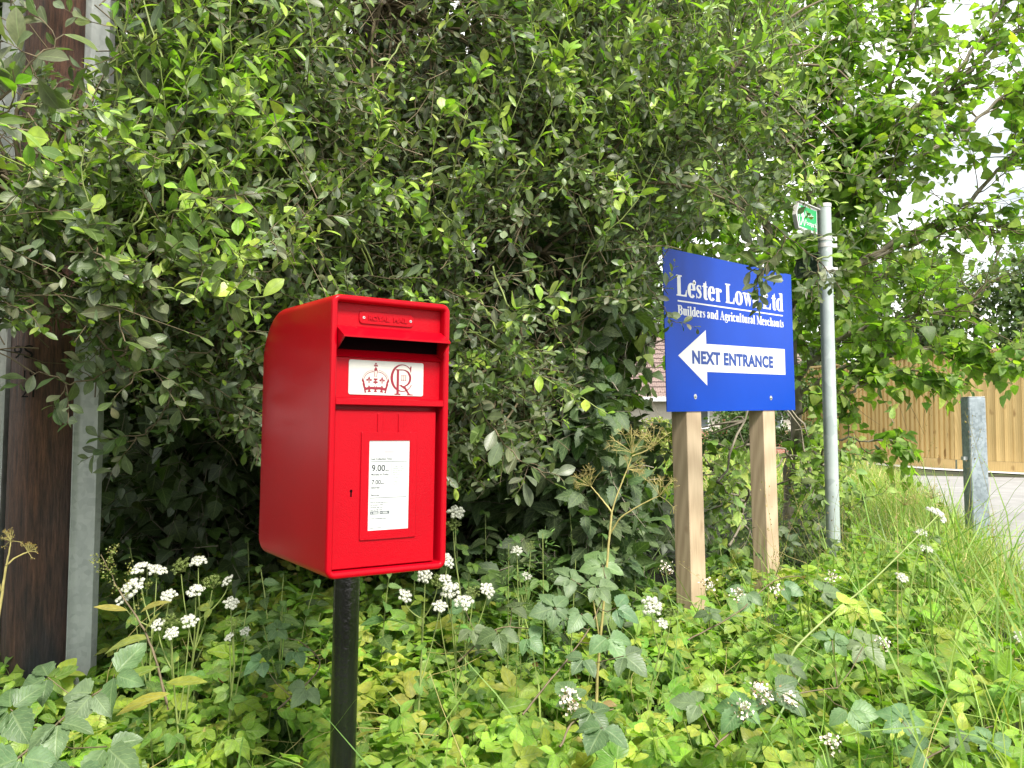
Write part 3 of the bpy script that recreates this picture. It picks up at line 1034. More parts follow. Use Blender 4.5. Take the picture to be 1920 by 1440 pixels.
# crown, centred on x .1036
g.ox, g.oz = .1036, .3650; g.sx = g.sz = .001
for sgn in (-1, 1):
    # arches: beaded outer line and thin inner line
    for k in range(13):
        t = R(8 + k * 72 / 12); g.dot(sgn * (3.5 + 26 * math.cos(t)), 24 + 26 * math.sin(t) * .88, .8, 6)
    g.ribbon([(sgn * (3 + 23 * math.cos(R(t))), 25 + 22 * math.sin(R(t)) * .85) for t in range(8, 86, 7)], 1.1)
    # half the fleurs on the circlet
    x = sgn * 14.5
    g.poly([(x, 34.5), (x + 2.3, 29.5), (x, 24), (x - 2.3, 29.5)]); g.dot(x - 4, 26.5, 2.2, 8); g.dot(x + 4, 26.5, 2.2, 8); g.rect(x - 1.1, x + 1.1, 20, 26)
    g.poly([(sgn * 29, 30), (sgn * 30.5, 25), (sgn * 26.5, 19), (sgn * 24, 22), (sgn * 26, 26)])
    g.poly([(sgn * 27, 25), (sgn * 28.5, 18), (sgn * 25, 8), (sgn * 22, 9), (sgn * 23.5, 19)])
    # lobes of the lower border
    g.arc(sgn * 7.5, 14.5, 5.6, 5.2, 180, 360, 1.6, 1.8, 10); g.arc(sgn * 19.5, 15.5, 5.0, 5.2, 180, 360, 1.6, 1.8, 10)
    g.poly([(sgn * 10, 11), (sgn * 17, 12), (sgn * 15.5, 6), (sgn * 17.5, 1.5), (sgn * 9.5, 2.6), (sgn * 12, 6)])
    g.poly([(sgn * 21, 12), (sgn * 25.5, 10), (sgn * 23.5, .2), (sgn * 19.5, 1.2), (sgn * 22, 6)])
    g.ribbon([(0, 10), (sgn * 8, 10.5), (sgn * 16, 9.5), (sgn * 25, 7.5)], 5.0)
g.poly([(-3.2, 11), (3.2, 11), (1.6, 6), (4, 2.5), (-4, 2.5), (-1.6, 6)])
g.poly([(0, 26), (4.2, 27.5), (4.2, 30.5), (0, 29), (-4.2, 30.5), (-4.2, 27.5)]); g.rect(-1.2, 1.2, 19, 30); g.dot(-3, 22.5, 2, 8); g.dot(3, 22.5, 2, 8)
g.poly([(-4.5, 47), (-2.6, 33), (-1.7, 33), (-3.2, 47)]); g.poly([(4.5, 47), (2.6, 33), (1.7, 33), (3.2, 47)])
for k in range(5): g.dot(0, 34 + k * 3, .6, 6)
g.dot(0, 48.5, 3.3, 14)
g.rect(-.9, .9, 51, 61.5); g.rect(-3.8, 3.8, 55.3, 57.1); g.poly([(-2.4, 61.5), (2.4, 61.5), (.6, 57), (-.6, 57)])
g.poly([(-4, 58.6), (-4, 53.8), (-.8, 56.2)]); g.poly([(4, 58.6), (4, 53.8), (.8, 56.2)])
bx(mb).build('crown_emblem', M['emblem_red'], cyp)
mb = MB(); g = Ink(mb, .0166, .00003)
g.ox, g.oz = .1377, .3630; g.sx = .001; g.sz = .001
a = np.radians(np.linspace(42, 322, 34))
g.ribbon(np.stack([26.5 + 24.5 * np.cos(a), 35 + 27.5 * np.sin(a)], 1), 1.6 + 4.2 * np.maximum(0, -np.cos(a)) ** 1.2)
g.poly([(44.5, 60), (47, 60), (46.2, 47), (45, 47), (43, 54)]); g.poly([(44, 15), (48, 20), (47.2, 22.5), (45, 19)])
g.rect(13.2, 18.6, 2.2, 52); g.rect(9, 22.5, .2, 2.6); g.rect(11.5, 20, 51, 53)
a = np.radians(np.linspace(90, -78, 20))
g.ribbon(np.stack([28 + 16.5 * np.cos(a), 35 + 16.8 * np.sin(a)], 1), 1.4 + 3.6 * np.maximum(0, np.cos(a)) ** 1.2)
g.rect(17, 29, 51, 52.8)
g.poly([(19, 20), (24.5, 21), (38, 10.5), (34, 11)]); g.poly([(27, 19), (33, 18.6), (44, 2.4), (51.5, 0), (40, 1.2)]); g.rect(37, 51.5, 0, 1.6)
for x in (24.5, 29, 33.5):
    g.rect(x, x + 1.3, 30, 40.5); g.rect(x - .9, x + 2.2, 29.4, 30.3); g.rect(x - .9, x + 2.2, 40.2, 41.1)
bx(mb).build('cypher_letters', M['emblem_red'], cyp)

# door
mb = MB(); mb.bbox(.0156, .2436, .0135, .0325, .0160, .3300, .0018)
door = bx(mb).build('door', M['red'], box)
mb = MB()
def plateau(x0, x1, z0, z1, y0=.0138, y1=.0105, r=.003):
    mb.loft([[(x, y0, z) for x, z in rrect(x0, x1, z0, z1, r, 3)], [(x, y1 + .0008, z) for x, z in rrect(x0, x1, z0, z1, r, 3)],
             [(x, y1, z) for x, z in rrect(x0 + .0008, x1 - .0008, z0 + .0008, z1 - .0008, r * .8, 3)]])
# frame round the notice: four strips
fr = [(.0730, .0908, .070, .2868), (.1812, .1980, .070, .2868)]
for x0, x1, z0, z1 in fr: plateau(x0, x1, z0, z1)
mb.box(.0900, .1820, .01062, .0138, .0705, .0885); mb.box(.0900, .1820, .01062, .0138, .2690, .2863)
plateau(.1078, .1200, .2845, .3245, y1=.0112); plateau(.1545, .1665, .2845, .3245, y1=.0112)
bx(mb).build('notice_holder', M['red'], door)
mb = MB(); mb.box(.0906, .1815, .0121, .0137, .0884, .2690)
notice = bx(mb).build('notice', M['paper'], door)
mb = MB(); y = .01195
put_text(mb, 'Last Collection Time', .0958, .1412, .2300, .2344, y, offset=.02)
put_text(mb, '9.00', .0970, .1268, .2075, .2203, y, offset=.016)
put_text(mb, 'am', .1275, .1358, .2075, .2110, y, offset=.02)
put_text(mb, 'Monday to Friday', .0966, .1350, .1990, .2027, y, offset=.02)
put_text(mb, '7.00', .0975, .1175, .1810, .1902, y, offset=.012)
put_text(mb, 'am', .1180, .1258, .1812, .1847, y, offset=.02)
put_text(mb, 'Saturday', .0966, .1158, .1728, .1765, y, offset=.02)
put_text(mb, 'Services', .0960, .1150, .1575, .1612, y, offset=.02)
mb.box(.0945, .1772, y, y + .0001, .2261, .2270); mb.box(.0945, .1765, y, y + .0001, .1532, .1541); mb.box(.1406, .1411, y, y + .0001, .1612, .2236)
for i, t in enumerate(('Find us on the app store', 'for locating other', 'services near you', 'scan the QR code')):
    put_text(mb, t, .0958, .0958 + .0385 * (len(t) / 24), .1435 - i * .0050, .1459 - i * .0050, y, offset=.02)
put_text(mb, 'www.royalmail.com', .0955, .1315, .1110, .1135, y, offset=.02)
put_text(mb, 'Postbox number', .0950, .1205, .0928, .0946, y, offset=.02)
bx(mb).build('lettering', M['ink'], notice)
mb = MB()
for i, t in enumerate(('A 4.30pm or later', 'collection is made', 'from the Monday to', 'Saturday to the', 'Post Office.')):
    put_text(mb, t, .1440, .1440 + .0255 * (len(t) / 18), .2155 - i * .0040, .2173 - i * .0040, y, offset=.02)
for i, t in enumerate(('The latest collection', 'in the area is made', 'at 6.00pm from', 'the Delivery', 'Office.')):
    put_text(mb, t, .1440, .1440 + .0268 * (len(t) / 21), .1935 - i * .0040, .1953 - i * .0040, y, offset=.02)
bx(mb).build('small_print', simple('print_dark_grey', (.10, .11, .12), .5), notice)
for x0, x1 in ((.0955, .1140), (.1165, .1382)):
    mb = MB(); mb.box(x0, x1, y, y + .0001, .1206, .1268); bx(mb).build('badge', bpy.data.materials['print_dark_grey'], notice)
mb = MB()
for x in (.0975, .1185):
    mb.add([(x, y - .00012, .1248), (x, y - .00012, .1222), (x + .0028, y - .00012, .1235)], [(0, 1, 2)])
    mb.box(x + .0045, x + .0145, y - .00012, y - .00005, .1240, .1250); mb.box(x + .0045, x + .0155, y - .00012, y - .00005, .1220, .1232)
bx(mb).build('badge_marks', M['paper'], notice)
mb = MB()
mb.box(.1248, .1462, y, y + .0001, .2442, .2490);
mb.box(.1335, .1372, y, y + .0001, .2500, .2525)
bx(mb).build('crest_print', M['ink_pink'], notice)
mb = MB()
mb.add([(.0541 + .0031 * math.cos(t), .01338, .1690 + .0031 * math.sin(t)) for t in np.linspace(-.95, 4.1, 14)] + [(.0524, .01338, .1574), (.0558, .01338, .1574)], [tuple(range(16))])
bx(mb).build('keyhole', M['dark'], door)
# foot: post, collar, bolt
mb = MB(); mb.tube([(0, 0, -.25), (0, 0, HB + .004)], .0285, 32); mb.tube([(0, 0, HB - .012), (0, 0, HB - .0005)], .0325, 32)
mb.build('post', M['black'], box, smooth=True)
mb = MB(); mb.tube([(-.012, -.06, HB - .006), (-.012, -.06, HB + .002)], .0075, 6); mb.build('bolt', M['steel'], box)

# ------------------------------------------------------------------ blue board on two timber posts
SL = -.0192
SB = 1.231
sign = thing('direction_board', 'blue merchants board with white arrow on two square timber posts', 'sign', (.7011 - SL * SB, 3.8835, .30))
sign.rotation_mode = 'QUATERNION'
sign.rotation_quaternion = (Matrix.Rotation(SL, 3, 'Y') @ Matrix.Rotation(R(44.5), 3, 'Z')).to_quaternion()
SWd, SHt = 1.2145, .755
mb = MB(); mb.bbox(0, SWd, -.005, -.001, SB, SB + SHt, .0006)
board = mb.build('board', M['blue'], sign)
for x in (.165, .872):
    mb = MB(); mb.bbox(x, x + .122, .0, .088, -.35, SB + .69, .003)
    mb.build('post', M['timber'], sign)


def on_board(mb):
    mb.v = [(x, y, z + SB) for x, y, z in mb.v]
    return mb


mb = MB()
serif_text(mb, 'Lester Lowe Ltd', .097, 1.103, .5410, .098, -.0054)
mb.box(.107, 1.105, -.0056, -.0051, .5135, .5205)
serif_text(mb, 'Builders and Agricultural Merchants', .105, 1.107, .4520, .0455, -.0054)
on_board(mb).build('lettering', M['white'], board)
mb = MB()
mb.add([(.0996, -.0056, .2610), (.336, -.0056, .1245), (.338, -.0056, .1905), (1.113, -.0056, .1935), (1.1135, -.0056, .334), (.338, -.0056, .326), (.3365, -.0056, .3930)], [(0, 1, 2, 5, 6), (2, 3, 4, 5)])
arrow = on_board(mb).build('arrow', M['white'], board)
mb = MB(); put_text(mb, 'NEXT ENTRANCE', .213, .982, .2300, .2935, -.0062, offset=.048, spacing=1.06)
on_board(mb).build('arrow_lettering', M['blue_text'], arrow)
for x, z in ((.2312, .0705), (.9463, .0665), (.2480, .6143), (.9336, .6118)):
    mb = MB()
    mb.disc((x, -.0051, z + SB), .0125, 18, .0015); mb.disc((x, -.0066, z + SB), .0075, 14, .006, r2=.004)
    mb.build('bolt', M['steel'], board)

# ------------------------------------------------------------------ galvanised footpath signpost
pt, pb = at(1545, 388, 4.86), at(1563, 1030, 4.86)
fp = thing('footpath_signpost', 'galvanised round pole with green footpath finger plates at its top', 'signpost', tuple(pb))
mb = MB()
ax = (pt - pb)
mb.tube([tuple(-ax * .15), tuple(ax * .5), tuple(ax)], .038, 28)
mb.build('pole', M['galv_post'], fp, smooth=True)
mb = MB(); mb.tube([tuple(ax * .998), tuple(ax * 1.008)], .0405, 28); mb.build('cap', M['alu'], fp)
for t in (.885, .815, .995 - .09):
    mb = MB(); mb.tube([tuple(ax * (t - .006)), tuple(ax * (t + .006))], .0405, 28)
    mb.box(ax[0] * t + .036, ax[0] * t + .066, -.008, .008, ax[2] * t - .011, ax[2] * t + .011)
    mb.build('clamp_band', M['alu'], fp)


def man(g, x, z, s):
    """striding walker"""
    g.dot(x + .02 * s, z + .92 * s, .085 * s, 10)
    g.poly([(x - .07 * s, z + .80 * s), (x + .11 * s, z + .80 * s), (x + .10 * s, z + .42 * s), (x - .08 * s, z + .42 * s)])
    g.ribbon([(x + .0 * s, z + .45 * s), (x - .10 * s, z + .22 * s), (x - .24 * s, z)], .10 * s)
    g.ribbon([(x + .03 * s, z + .45 * s), (x + .14 * s, z + .22 * s), (x + .20 * s, z)], .10 * s)
    g.ribbon([(x - .04 * s, z + .76 * s), (x - .19 * s, z + .55 * s), (x - .25 * s, z + .44 * s)], .07 * s)
    g.ribbon([(x + .07 * s, z + .76 * s), (x + .19 * s, z + .58 * s), (x + .24 * s, z + .47 * s)], .07 * s)


def finger(tip, root, z0, h, green, label, whitish, back):
    """a finger plate from its pointed tip to the pole"""
    tip = np.array(tip); root = np.array(root)
    d = root - tip; Ln = float(np.linalg.norm(d)); ang = math.atan2(d[1], d[0])
    mb = MB()
    def outline(i, y, t=0):
        return [(.030 + i, y, i), (Ln - .02, y, i), (Ln - .02, y, h - i), (.030 + i, y, h - i), (0 + i * 1.5, y, h / 2)]
    mb.loft([outline(0, .022), outline(0, .0)])
    mb.add([(.03, -.012, h + .001), (Ln, -.012, h + .001), (Ln, .026, h + .001), (.03, .026, h + .001), (.03, -.012, h + .006), (Ln, -.012, h + .006), (Ln, .026, h + .006), (.03, .026, h + .006)],
           [(0, 3, 2, 1), (4, 5, 6, 7), (0, 1, 5, 4), (1, 2, 6, 5), (2, 3, 7, 6), (3, 0, 4, 7)])
    o = mb.build('finger_plate', back, fp)
    o.location = (tip[0] - pb[0], tip[1] - pb[1], z0 - pb[2]); o.rotation_euler = (0, 0, ang)
    tag(o, label)
    k = h / .14
    mb = MB(); mb.add([(.030, -.0008, .004), (Ln - .022, -.0008, .004), (Ln - .022, -.0008, h - .004), (.030, -.0008, h - .004), (.006, -.0008, h / 2)], [(0, 1, 2, 3, 4)])
    mb.build('plate_border', whitish, o)
    mb = MB(); mb.add([(.036, -.0014, .012 * k), (Ln - .030, -.0014, .012 * k), (Ln - .030, -.0014, h - .012 * k), (.036, -.0014, h - .012 * k), (.014, -.0014, h / 2)], [(0, 1, 2, 3, 4)])
    mb.build('plate_face', green, o)
    mb = MB(); g = Ink(mb, -.0022, .00004)
    g.ribbon([(.046, .018 * k), (.030, h / 2), (.046, h - .018 * k)], .010)
    man(g, .080, .022 * k, h * .68)
    put_text(mb, 'Public', .115, Ln - .075, h * .56, h * .74, -.0024, offset=.01)
    put_text(mb, 'Footpath', .112, Ln - .036, h * .24, h * .42, -.0024, offset=.01)
    mb.build('plate_lettering', whitish, o)
    return o


PX = 1.775
finger((1.552, 4.62), (1.752, 4.835), 2.545, .145, M['green_sign'], 'bright green finger plate with white border', M['white'], M['alu'])
finger((1.715, 5.16), (1.765, 4.85), 2.345, .105, M['green_shaded'], 'dark green finger plate below the bright one, shade in its colour', simple('shaded_print', (.16, .2, .2), .5), simple('shaded_alu', (.12, .13, .13), .5))  # faces away from the light: shade painted into green, print and metal

# ------------------------------------------------------------------ square galvanised gate post
bl = at(1822, 745, 5.0)
gp = thing('gate_post', 'square galvanised steel post in the grass by the driveway', 'post', (bl[0] + .02, 5.0, .70), (0, R(-.9), R(-2)))
hh = bl[2] - .70
mb = MB(); mb.bbox(-.05, .05, -.05, .05, -.3, hh, .006); mb.build('hollow_section', M['galv_box'], gp, smooth=True, angle=25)
mb = MB(); mb.bbox(-.048, .048, -.048, .048, hh + .0005, hh + .004, .001); mb.build('end_cap', M['galv'], gp)
mb = MB(); mb.box(-.074, -.0502, -.02, .012, hh - .365, hh - .345); mb.build('bracket', M['galv'], gp)

# ------------------------------------------------------------------ telegraph pole with cable guards
b0, b1 = at(79, 1240, 2.9), at(123, 0, 2.9)
axp = (b1 - b0) / (b1[2] - b0[2])
UB = b0 + axp * (.30 - b0[2])
up = thing('telegraph_pole', 'dark creosoted wooden pole flanked by grey steel cable guards', 'utility pole', tuple(UB))
mb = MB()
n = 40
rings = []
for k in range(30):
    z = -.3 + k * .25
    c = axp * z
    rings.append([(c[0] + (.127 - .0035 * z + .0022 * math.sin(7 * t + k) + .0018 * math.sin(13 * t)) * math.cos(t), c[1] + (.127 - .0035 * z + .0022 * math.sin(7 * t + k)) * math.sin(t), z)
                  for t in [2 * math.pi * i / n for i in range(n)]])
mb.loft(rings)
mb.build('wooden_pole', M['pole'], up, smooth=True, angle=60)


M['carved'] = simple('carved_dark', (.004, .003, .003), .9)


def guard(a, w, nm, ext=.052):
    """folded steel channel strapped along the pole at angle a"""
    mb = MB(); rings = []
    for k in range(2):
        z = (-.2, 6.6)[k]
        c = axp * z
        r0 = .131 - .0035 * z
        prof = [(-w, 0.0), (-w + .012, .006), (-w * .62, .012), (-w * .5, ext * .7), (-w * .3, ext), (w * .3, ext), (w * .5, ext * .7), (w * .62, .012), (w - .012, .006), (w, 0.0), (w, -.004), (-w, -.004)]
        ca, sa = math.cos(a), math.sin(a)
        rings.append([(c[0] + (r0 + o) * ca - t * sa, c[1] + (r0 + o) * sa + t * ca, z) for t, o in prof])
    mb.loft(rings)
    mb.build(nm, M['galv'], up, smooth=True, angle=50)
    for z in (1.05, 2.2):
        mb = MB(); c = axp * z
        mb.tube([(c[0] + .136 * math.cos(a + .62), c[1] + .136 * math.sin(a + .62), z), (c[0] + .142 * math.cos(a + .62), c[1] + .142 * math.sin(a + .62), z)], .006, 8)


guard(R(-10), .05, 'cable_guard', .062)
guard(R(186), .06, 'cable_guard', .075)
for t, u, v, h in (('9S', 45, 672, 24), ('19', 60, 712, 17), ('21', 55, 745, 18)):
    w = {'9S': 44, '19': 24, '21': 26}[t]
    p0 = at(u - w / 2, v, 2.78); p1 = at(u + w / 2, v - h, 2.78)
    tm = MB(); put_text(tm, t, p0[0], p1[0], p0[2], p1[2], 0, offset=.0)
    c0 = UB + axp * (p0[2] - UB[2])
    vs = []
    for x, y_, z in tm.v:
        dx = x - c0[0]; r = .1318
        vs.append((x - UB[0], c0[1] - UB[1] - math.sqrt(max(1e-5, r * r - dx * dx)) , z - UB[2]))
    mb = MB(); mb.add(vs, tm.f)
    mb.build('carved_number', M['carved'], up)


# ================================================================== VEGETATION
A3 = lambda *a: np.array(a, float)
GREY = [(.125, .155, .09), (.145, .175, .10), (.10, .13, .07), (.175, .205, .12)]
YOUNG = [(.28, .42, .05), (.36, .48, .08), (.20, .36, .04)]
MID = [(.085, .135, .035), (.11, .17, .04)]


def limb(Tb, pts, r0, r1, sides=8, sub=6, wob=.02):
    """smooth tapered limb through world points"""
    pts = np.array(pts, float)
    n = len(pts); t = np.linspace(0, n - 1, (n - 1) * sub + 1)
    out = []
    for x in t:
        i = min(int(x), n - 2); f = x - i
        p0, p1, p2, p3 = pts[max(i - 1, 0)], pts[i], pts[i + 1], pts[min(i + 2, n - 1)]
        out.append(.5 * ((2 * p1) + (p2 - p0) * f + (2 * p0 - 5 * p1 + 4 * p2 - p3) * f * f + (3 * p1 - p0 - 3 * p2 + p3) * f ** 3))
    out = np.array(out) + gauss(len(t), 3) * wob * .35
    rr = np.linspace(r0, r1, len(t)) * (1 + .06 * gauss(len(t)))
    Tb.add(out[None], rr[None], sides)
    return out


def polyline_interp(pl, x):
    a = np.array(pl, float)
    return np.interp(x, a[:, 0], a[:, 1])


# ------------------------------------------------------------------ the big willow over the box and sign
GAPS = [(1175, 1246, 680, 800, .22), (1310, 1400, 775, 830, .45)]
WZ = [(30, 200, -100, 120, .95), (-30, 50, 40, 340, .75), (185, 235, -100, 110, .8), (650, 900, -60, 150, .36), (600, 1000, -60, 300, .15), (120, 240, 640, 740, .5), (0, 130, 630, 760, .9), (1236, 1492, 468, 780, .985), (1488, 1600, 365, 1000, .9), (880, 1120, 420, 640, .45),
      (1500, 1700, -400, 1000, .5)] + GAPS
SIGNZ = [(1225, 1500, 440, 790, 1.0)]


def build_willow():
    root = thing('willow_tree', 'large grey-green goat willow overhanging the red letter box and blue board', 'tree', (-.35, 4.9, .33))
    base = A3(-.35, 4.9, .33)
    Lv = Leaves(); Tb = Tubes(); Bk = Tubes()
    trunk = limb(Bk, [base, base + A3(.05, -.05, .9), base + A3(-.1, -.15, 1.5), base + A3(-.25, -.5, 2.1)], .15, .07, 12)
    # heavy limbs seen through the leaves at the top of the picture
    nodes = []
    for pl, r0, r1 in (
            ([(700, 900, 4.8), (705, 500, 4.6), (740, 250, 3.9), (765, 130, 3.4), (735, 35, 3.2), (690, -10, 3.1), (610, -60, 3.1)], .05, .03),
            ([(700, 500, 4.5), (700, 200, 3.6), (692, 90, 3.25), (670, 20, 3.15), (650, -60, 3.1)], .032, .02),
            ([(720, 30, 3.8), (650, -5, 3.7), (560, -60, 3.5)], .05, .03),
            ([(755, 120, 3.4), (790, 210, 3.4), (900, 265, 3.35), (1010, 310, 3.3), (1090, 360, 3.3)], .034, .016),
            ([(900, 265, 3.8), (930, 160, 3.7), (970, 40, 3.7), (1010, -120, 3.7)], .04, .025),
            ([(790, 210, 3.9), (860, 370, 3.8), (930, 430, 3.6), (1010, 470, 3.5)], .02, .01),
            ([(700, 500, 4.5), (520, 250, 3.6), (380, 100, 2.9), (320, 20, 2.7), (280, -80, 2.6)], .045, .022),
            ([(700, 700, 4.6), (560, 620, 3.8), (380, 480, 3.0), (200, 420, 2.5), (60, 440, 2.3)], .04, .012),
            ([(705, 500, 4.6), (1000, 380, 4.0), (1200, 250, 3.7), (1350, 150, 3.6)], .045, .014),
            ([(720, 300, 4.4), (900, 600, 3.8), (960, 720, 3.4)], .03, .01),
            ([(560, -60, 3.5), (300, -300, 3.0), (0, -450, 2.7)], .03, .012),
            ([(1010, -120, 3.7), (1150, -350, 3.6), (1300, -600, 3.6)], .03, .012),
            ([(700, -60, 3.7), (650, -400, 3.6), (700, -800, 3.6)], .05, .02)):
        a = np.array(pl, float)
        nodes.append(limb(Bk, at(a[:, 0], a[:, 1], a[:, 2]), r0, r1, 8, 6, .03))
    nodes = np.concatenate(nodes + [trunk])

    zf = [(-500, 1.95), (0, 2.0), (300, 2.12), (480, 2.35), (620, 2.6), (900, 2.85), (1200, 3.1), (1650, 3.3)]
    vm = [(-500, 620), (0, 600), (120, 640), (180, 700), (260, 720), (330, 740), (420, 790), (500, 860), (640, 900), (850, 900), (960, 880), (1040, 830), (1100, 690), (1150, 590),
          (1230, 500), (1300, 440), (1480, 400), (1560, 380), (1650, 300)]
    N = 800
    u = RNG.uniform(-450, 1600, N * 3); v = RNG.uniform(-1000, 950, N * 3)
    dd = RNG.exponential(.42, N * 3)
    Z = polyline_interp(zf, u) + .12 + np.minimum(dd, 1.5) + np.where(v < 0, -v * .0006, 0) + .18 * np.sin(u * .012) * np.cos(v * .015)
    keep = v < polyline_interp(vm, u) - 25 * rnd(N * 3)
    keep &= ~((u > 20) & (u < 235) & (v < 130) & (v > -400) & (rnd(N * 3) < .9) & (Z < 2.9))
    keep &= ~((u < 60) & (v < 340) & (v > -200) & (rnd(N * 3) < .75) & (Z < 2.9))
    keep &= ~((u < 260) & (Z > 2.55) & (Z < 3.2))
    keep &= ~((v < 0) & (rnd(N * 3) < .45))
    # thinner towards the right so that the tree behind shows
    keep &= ~((u > 1350) & (rnd(N * 3) < .55))
    u, v, Z = u[keep][:N], v[keep][:N], Z[keep][:N]
    C = at(u, v, Z)
    nt_ = 12
    for c in C:                                    # a thin bough from the nearest limb to each cluster
        d = np.linalg.norm(nodes - c, axis=1) + np.maximum(0, c[1] + .1 - nodes[:, 1]) * -.3
        k = nodes[np.argmin(d)]
        if np.linalg.norm(c - k) < 2.2:
            m = (k + c) / 2 + gauss(3) * .07 + A3(0, 0, .08)
            t = np.linspace(0, 1, 7)[:, None]
            P = (1 - t) ** 2 * k + 2 * t * (1 - t) * m + t * t * c
            Tb.add(P[None], np.linspace(.009, .0035, 7)[None], 4)
    o = np.repeat(C, nt_, 0) + gauss(len(C) * nt_, 3) * .10
    d = gauss(len(o), 3) * .75 + A3(0, -.45, .12)
    P = twigs(o, d, RNG.uniform(.16, .38, len(o)), 6, .3, -.12)
    P = P[clearings(P[:, -1], WZ) & clearings(P[:, 3], WZ)]
    uu, vv = project(P[:, -1]); P = P[vv < polyline_interp(vm, uu) + 50]
    Tb.add(P, np.linspace(.0022, .0008, 6)[None].repeat(len(P), 0), 3)
    dress(Lv, P, 18, 'ob', .043, GREY + MID, .9, .85, .15, .6, tipcol=MID + YOUNG[:1], tip=.3, probs=[.24, .26, .16, .14, .12, .08], zones=WZ, floor=vm)
    # unseen crown left past the pole, added to shade the letter box's side
    n = 190
    C = np.stack([RNG.uniform(-4.6, -2.1, n), RNG.uniform(.2, 2.5, n), RNG.uniform(.5, 4.6, n)], 1)
    C = C[np.abs(C[:, 0]) > .62 * C[:, 1] + .75]
    o = np.repeat(C, 12, 0) + gauss(len(C) * 12, 3) * .12
    P = twigs(o, gauss(len(o), 3) + A3(.3, -.2, .1), RNG.uniform(.2, .4, len(o)), 6, .3, -.12)
    Tb.add(P, np.linspace(.0022, .0008, 6)[None].repeat(len(P), 0), 3)
    for q in range(14):
        c = C[RNG.integers(len(C))]
        limb(Bk, [base + A3(-.1, -.15, 1.5), A3(-1.9, 3.6, 2.6), (A3(-1.9, 3.6, 2.6) + c) / 2 + A3(0, 0, .2), c], .05, .008, 6, 5, .03)
    dress(Lv, P, 14, 'ob', .056, GREY + MID, 1.0, .85, .15, .6)
    # long young shoots standing out of the crown
    shoots = []
    M_ = 250
    u = RNG.uniform(-60, 1650, M_ * 3); v = RNG.uniform(-150, 560, M_ * 3)
    k = v < polyline_interp(vm, u) - 140
    k &= ~((u > 60) & (u < 235) & (v < 130))
    wgt = np.where(u > 1080, .95, np.where(u < 480, .9, .3)); k &= rnd(M_ * 3) < wgt
    u, v = u[k][:M_], v[k][:M_]
    o = at(u, v, polyline_interp(zf, u) + .10 * rnd(len(u)))
    d = gauss(len(o), 3) * .38 + A3(.12, -.25, .75)
    P = twigs(o, d, RNG.uniform(.22, .50, len(o)), 8, .22, -.05)
    P = P[clearings(P[:, -1], WZ) & clearings(P[:, 4], WZ)]
    Tb2 = Tubes(); Tb2.add(P, np.linspace(.0032, .0012, 8)[None].repeat(len(P), 0), 4)
    dress(Lv, P, 14, 'lan', .056, YOUNG + MID + GREY[:1], 1.25, .8, .25, .55, tipcol=YOUNG, tip=.5, probs=[.2, .15, .2, .15, .2, .1], tipsmall=.45, zones=WZ)
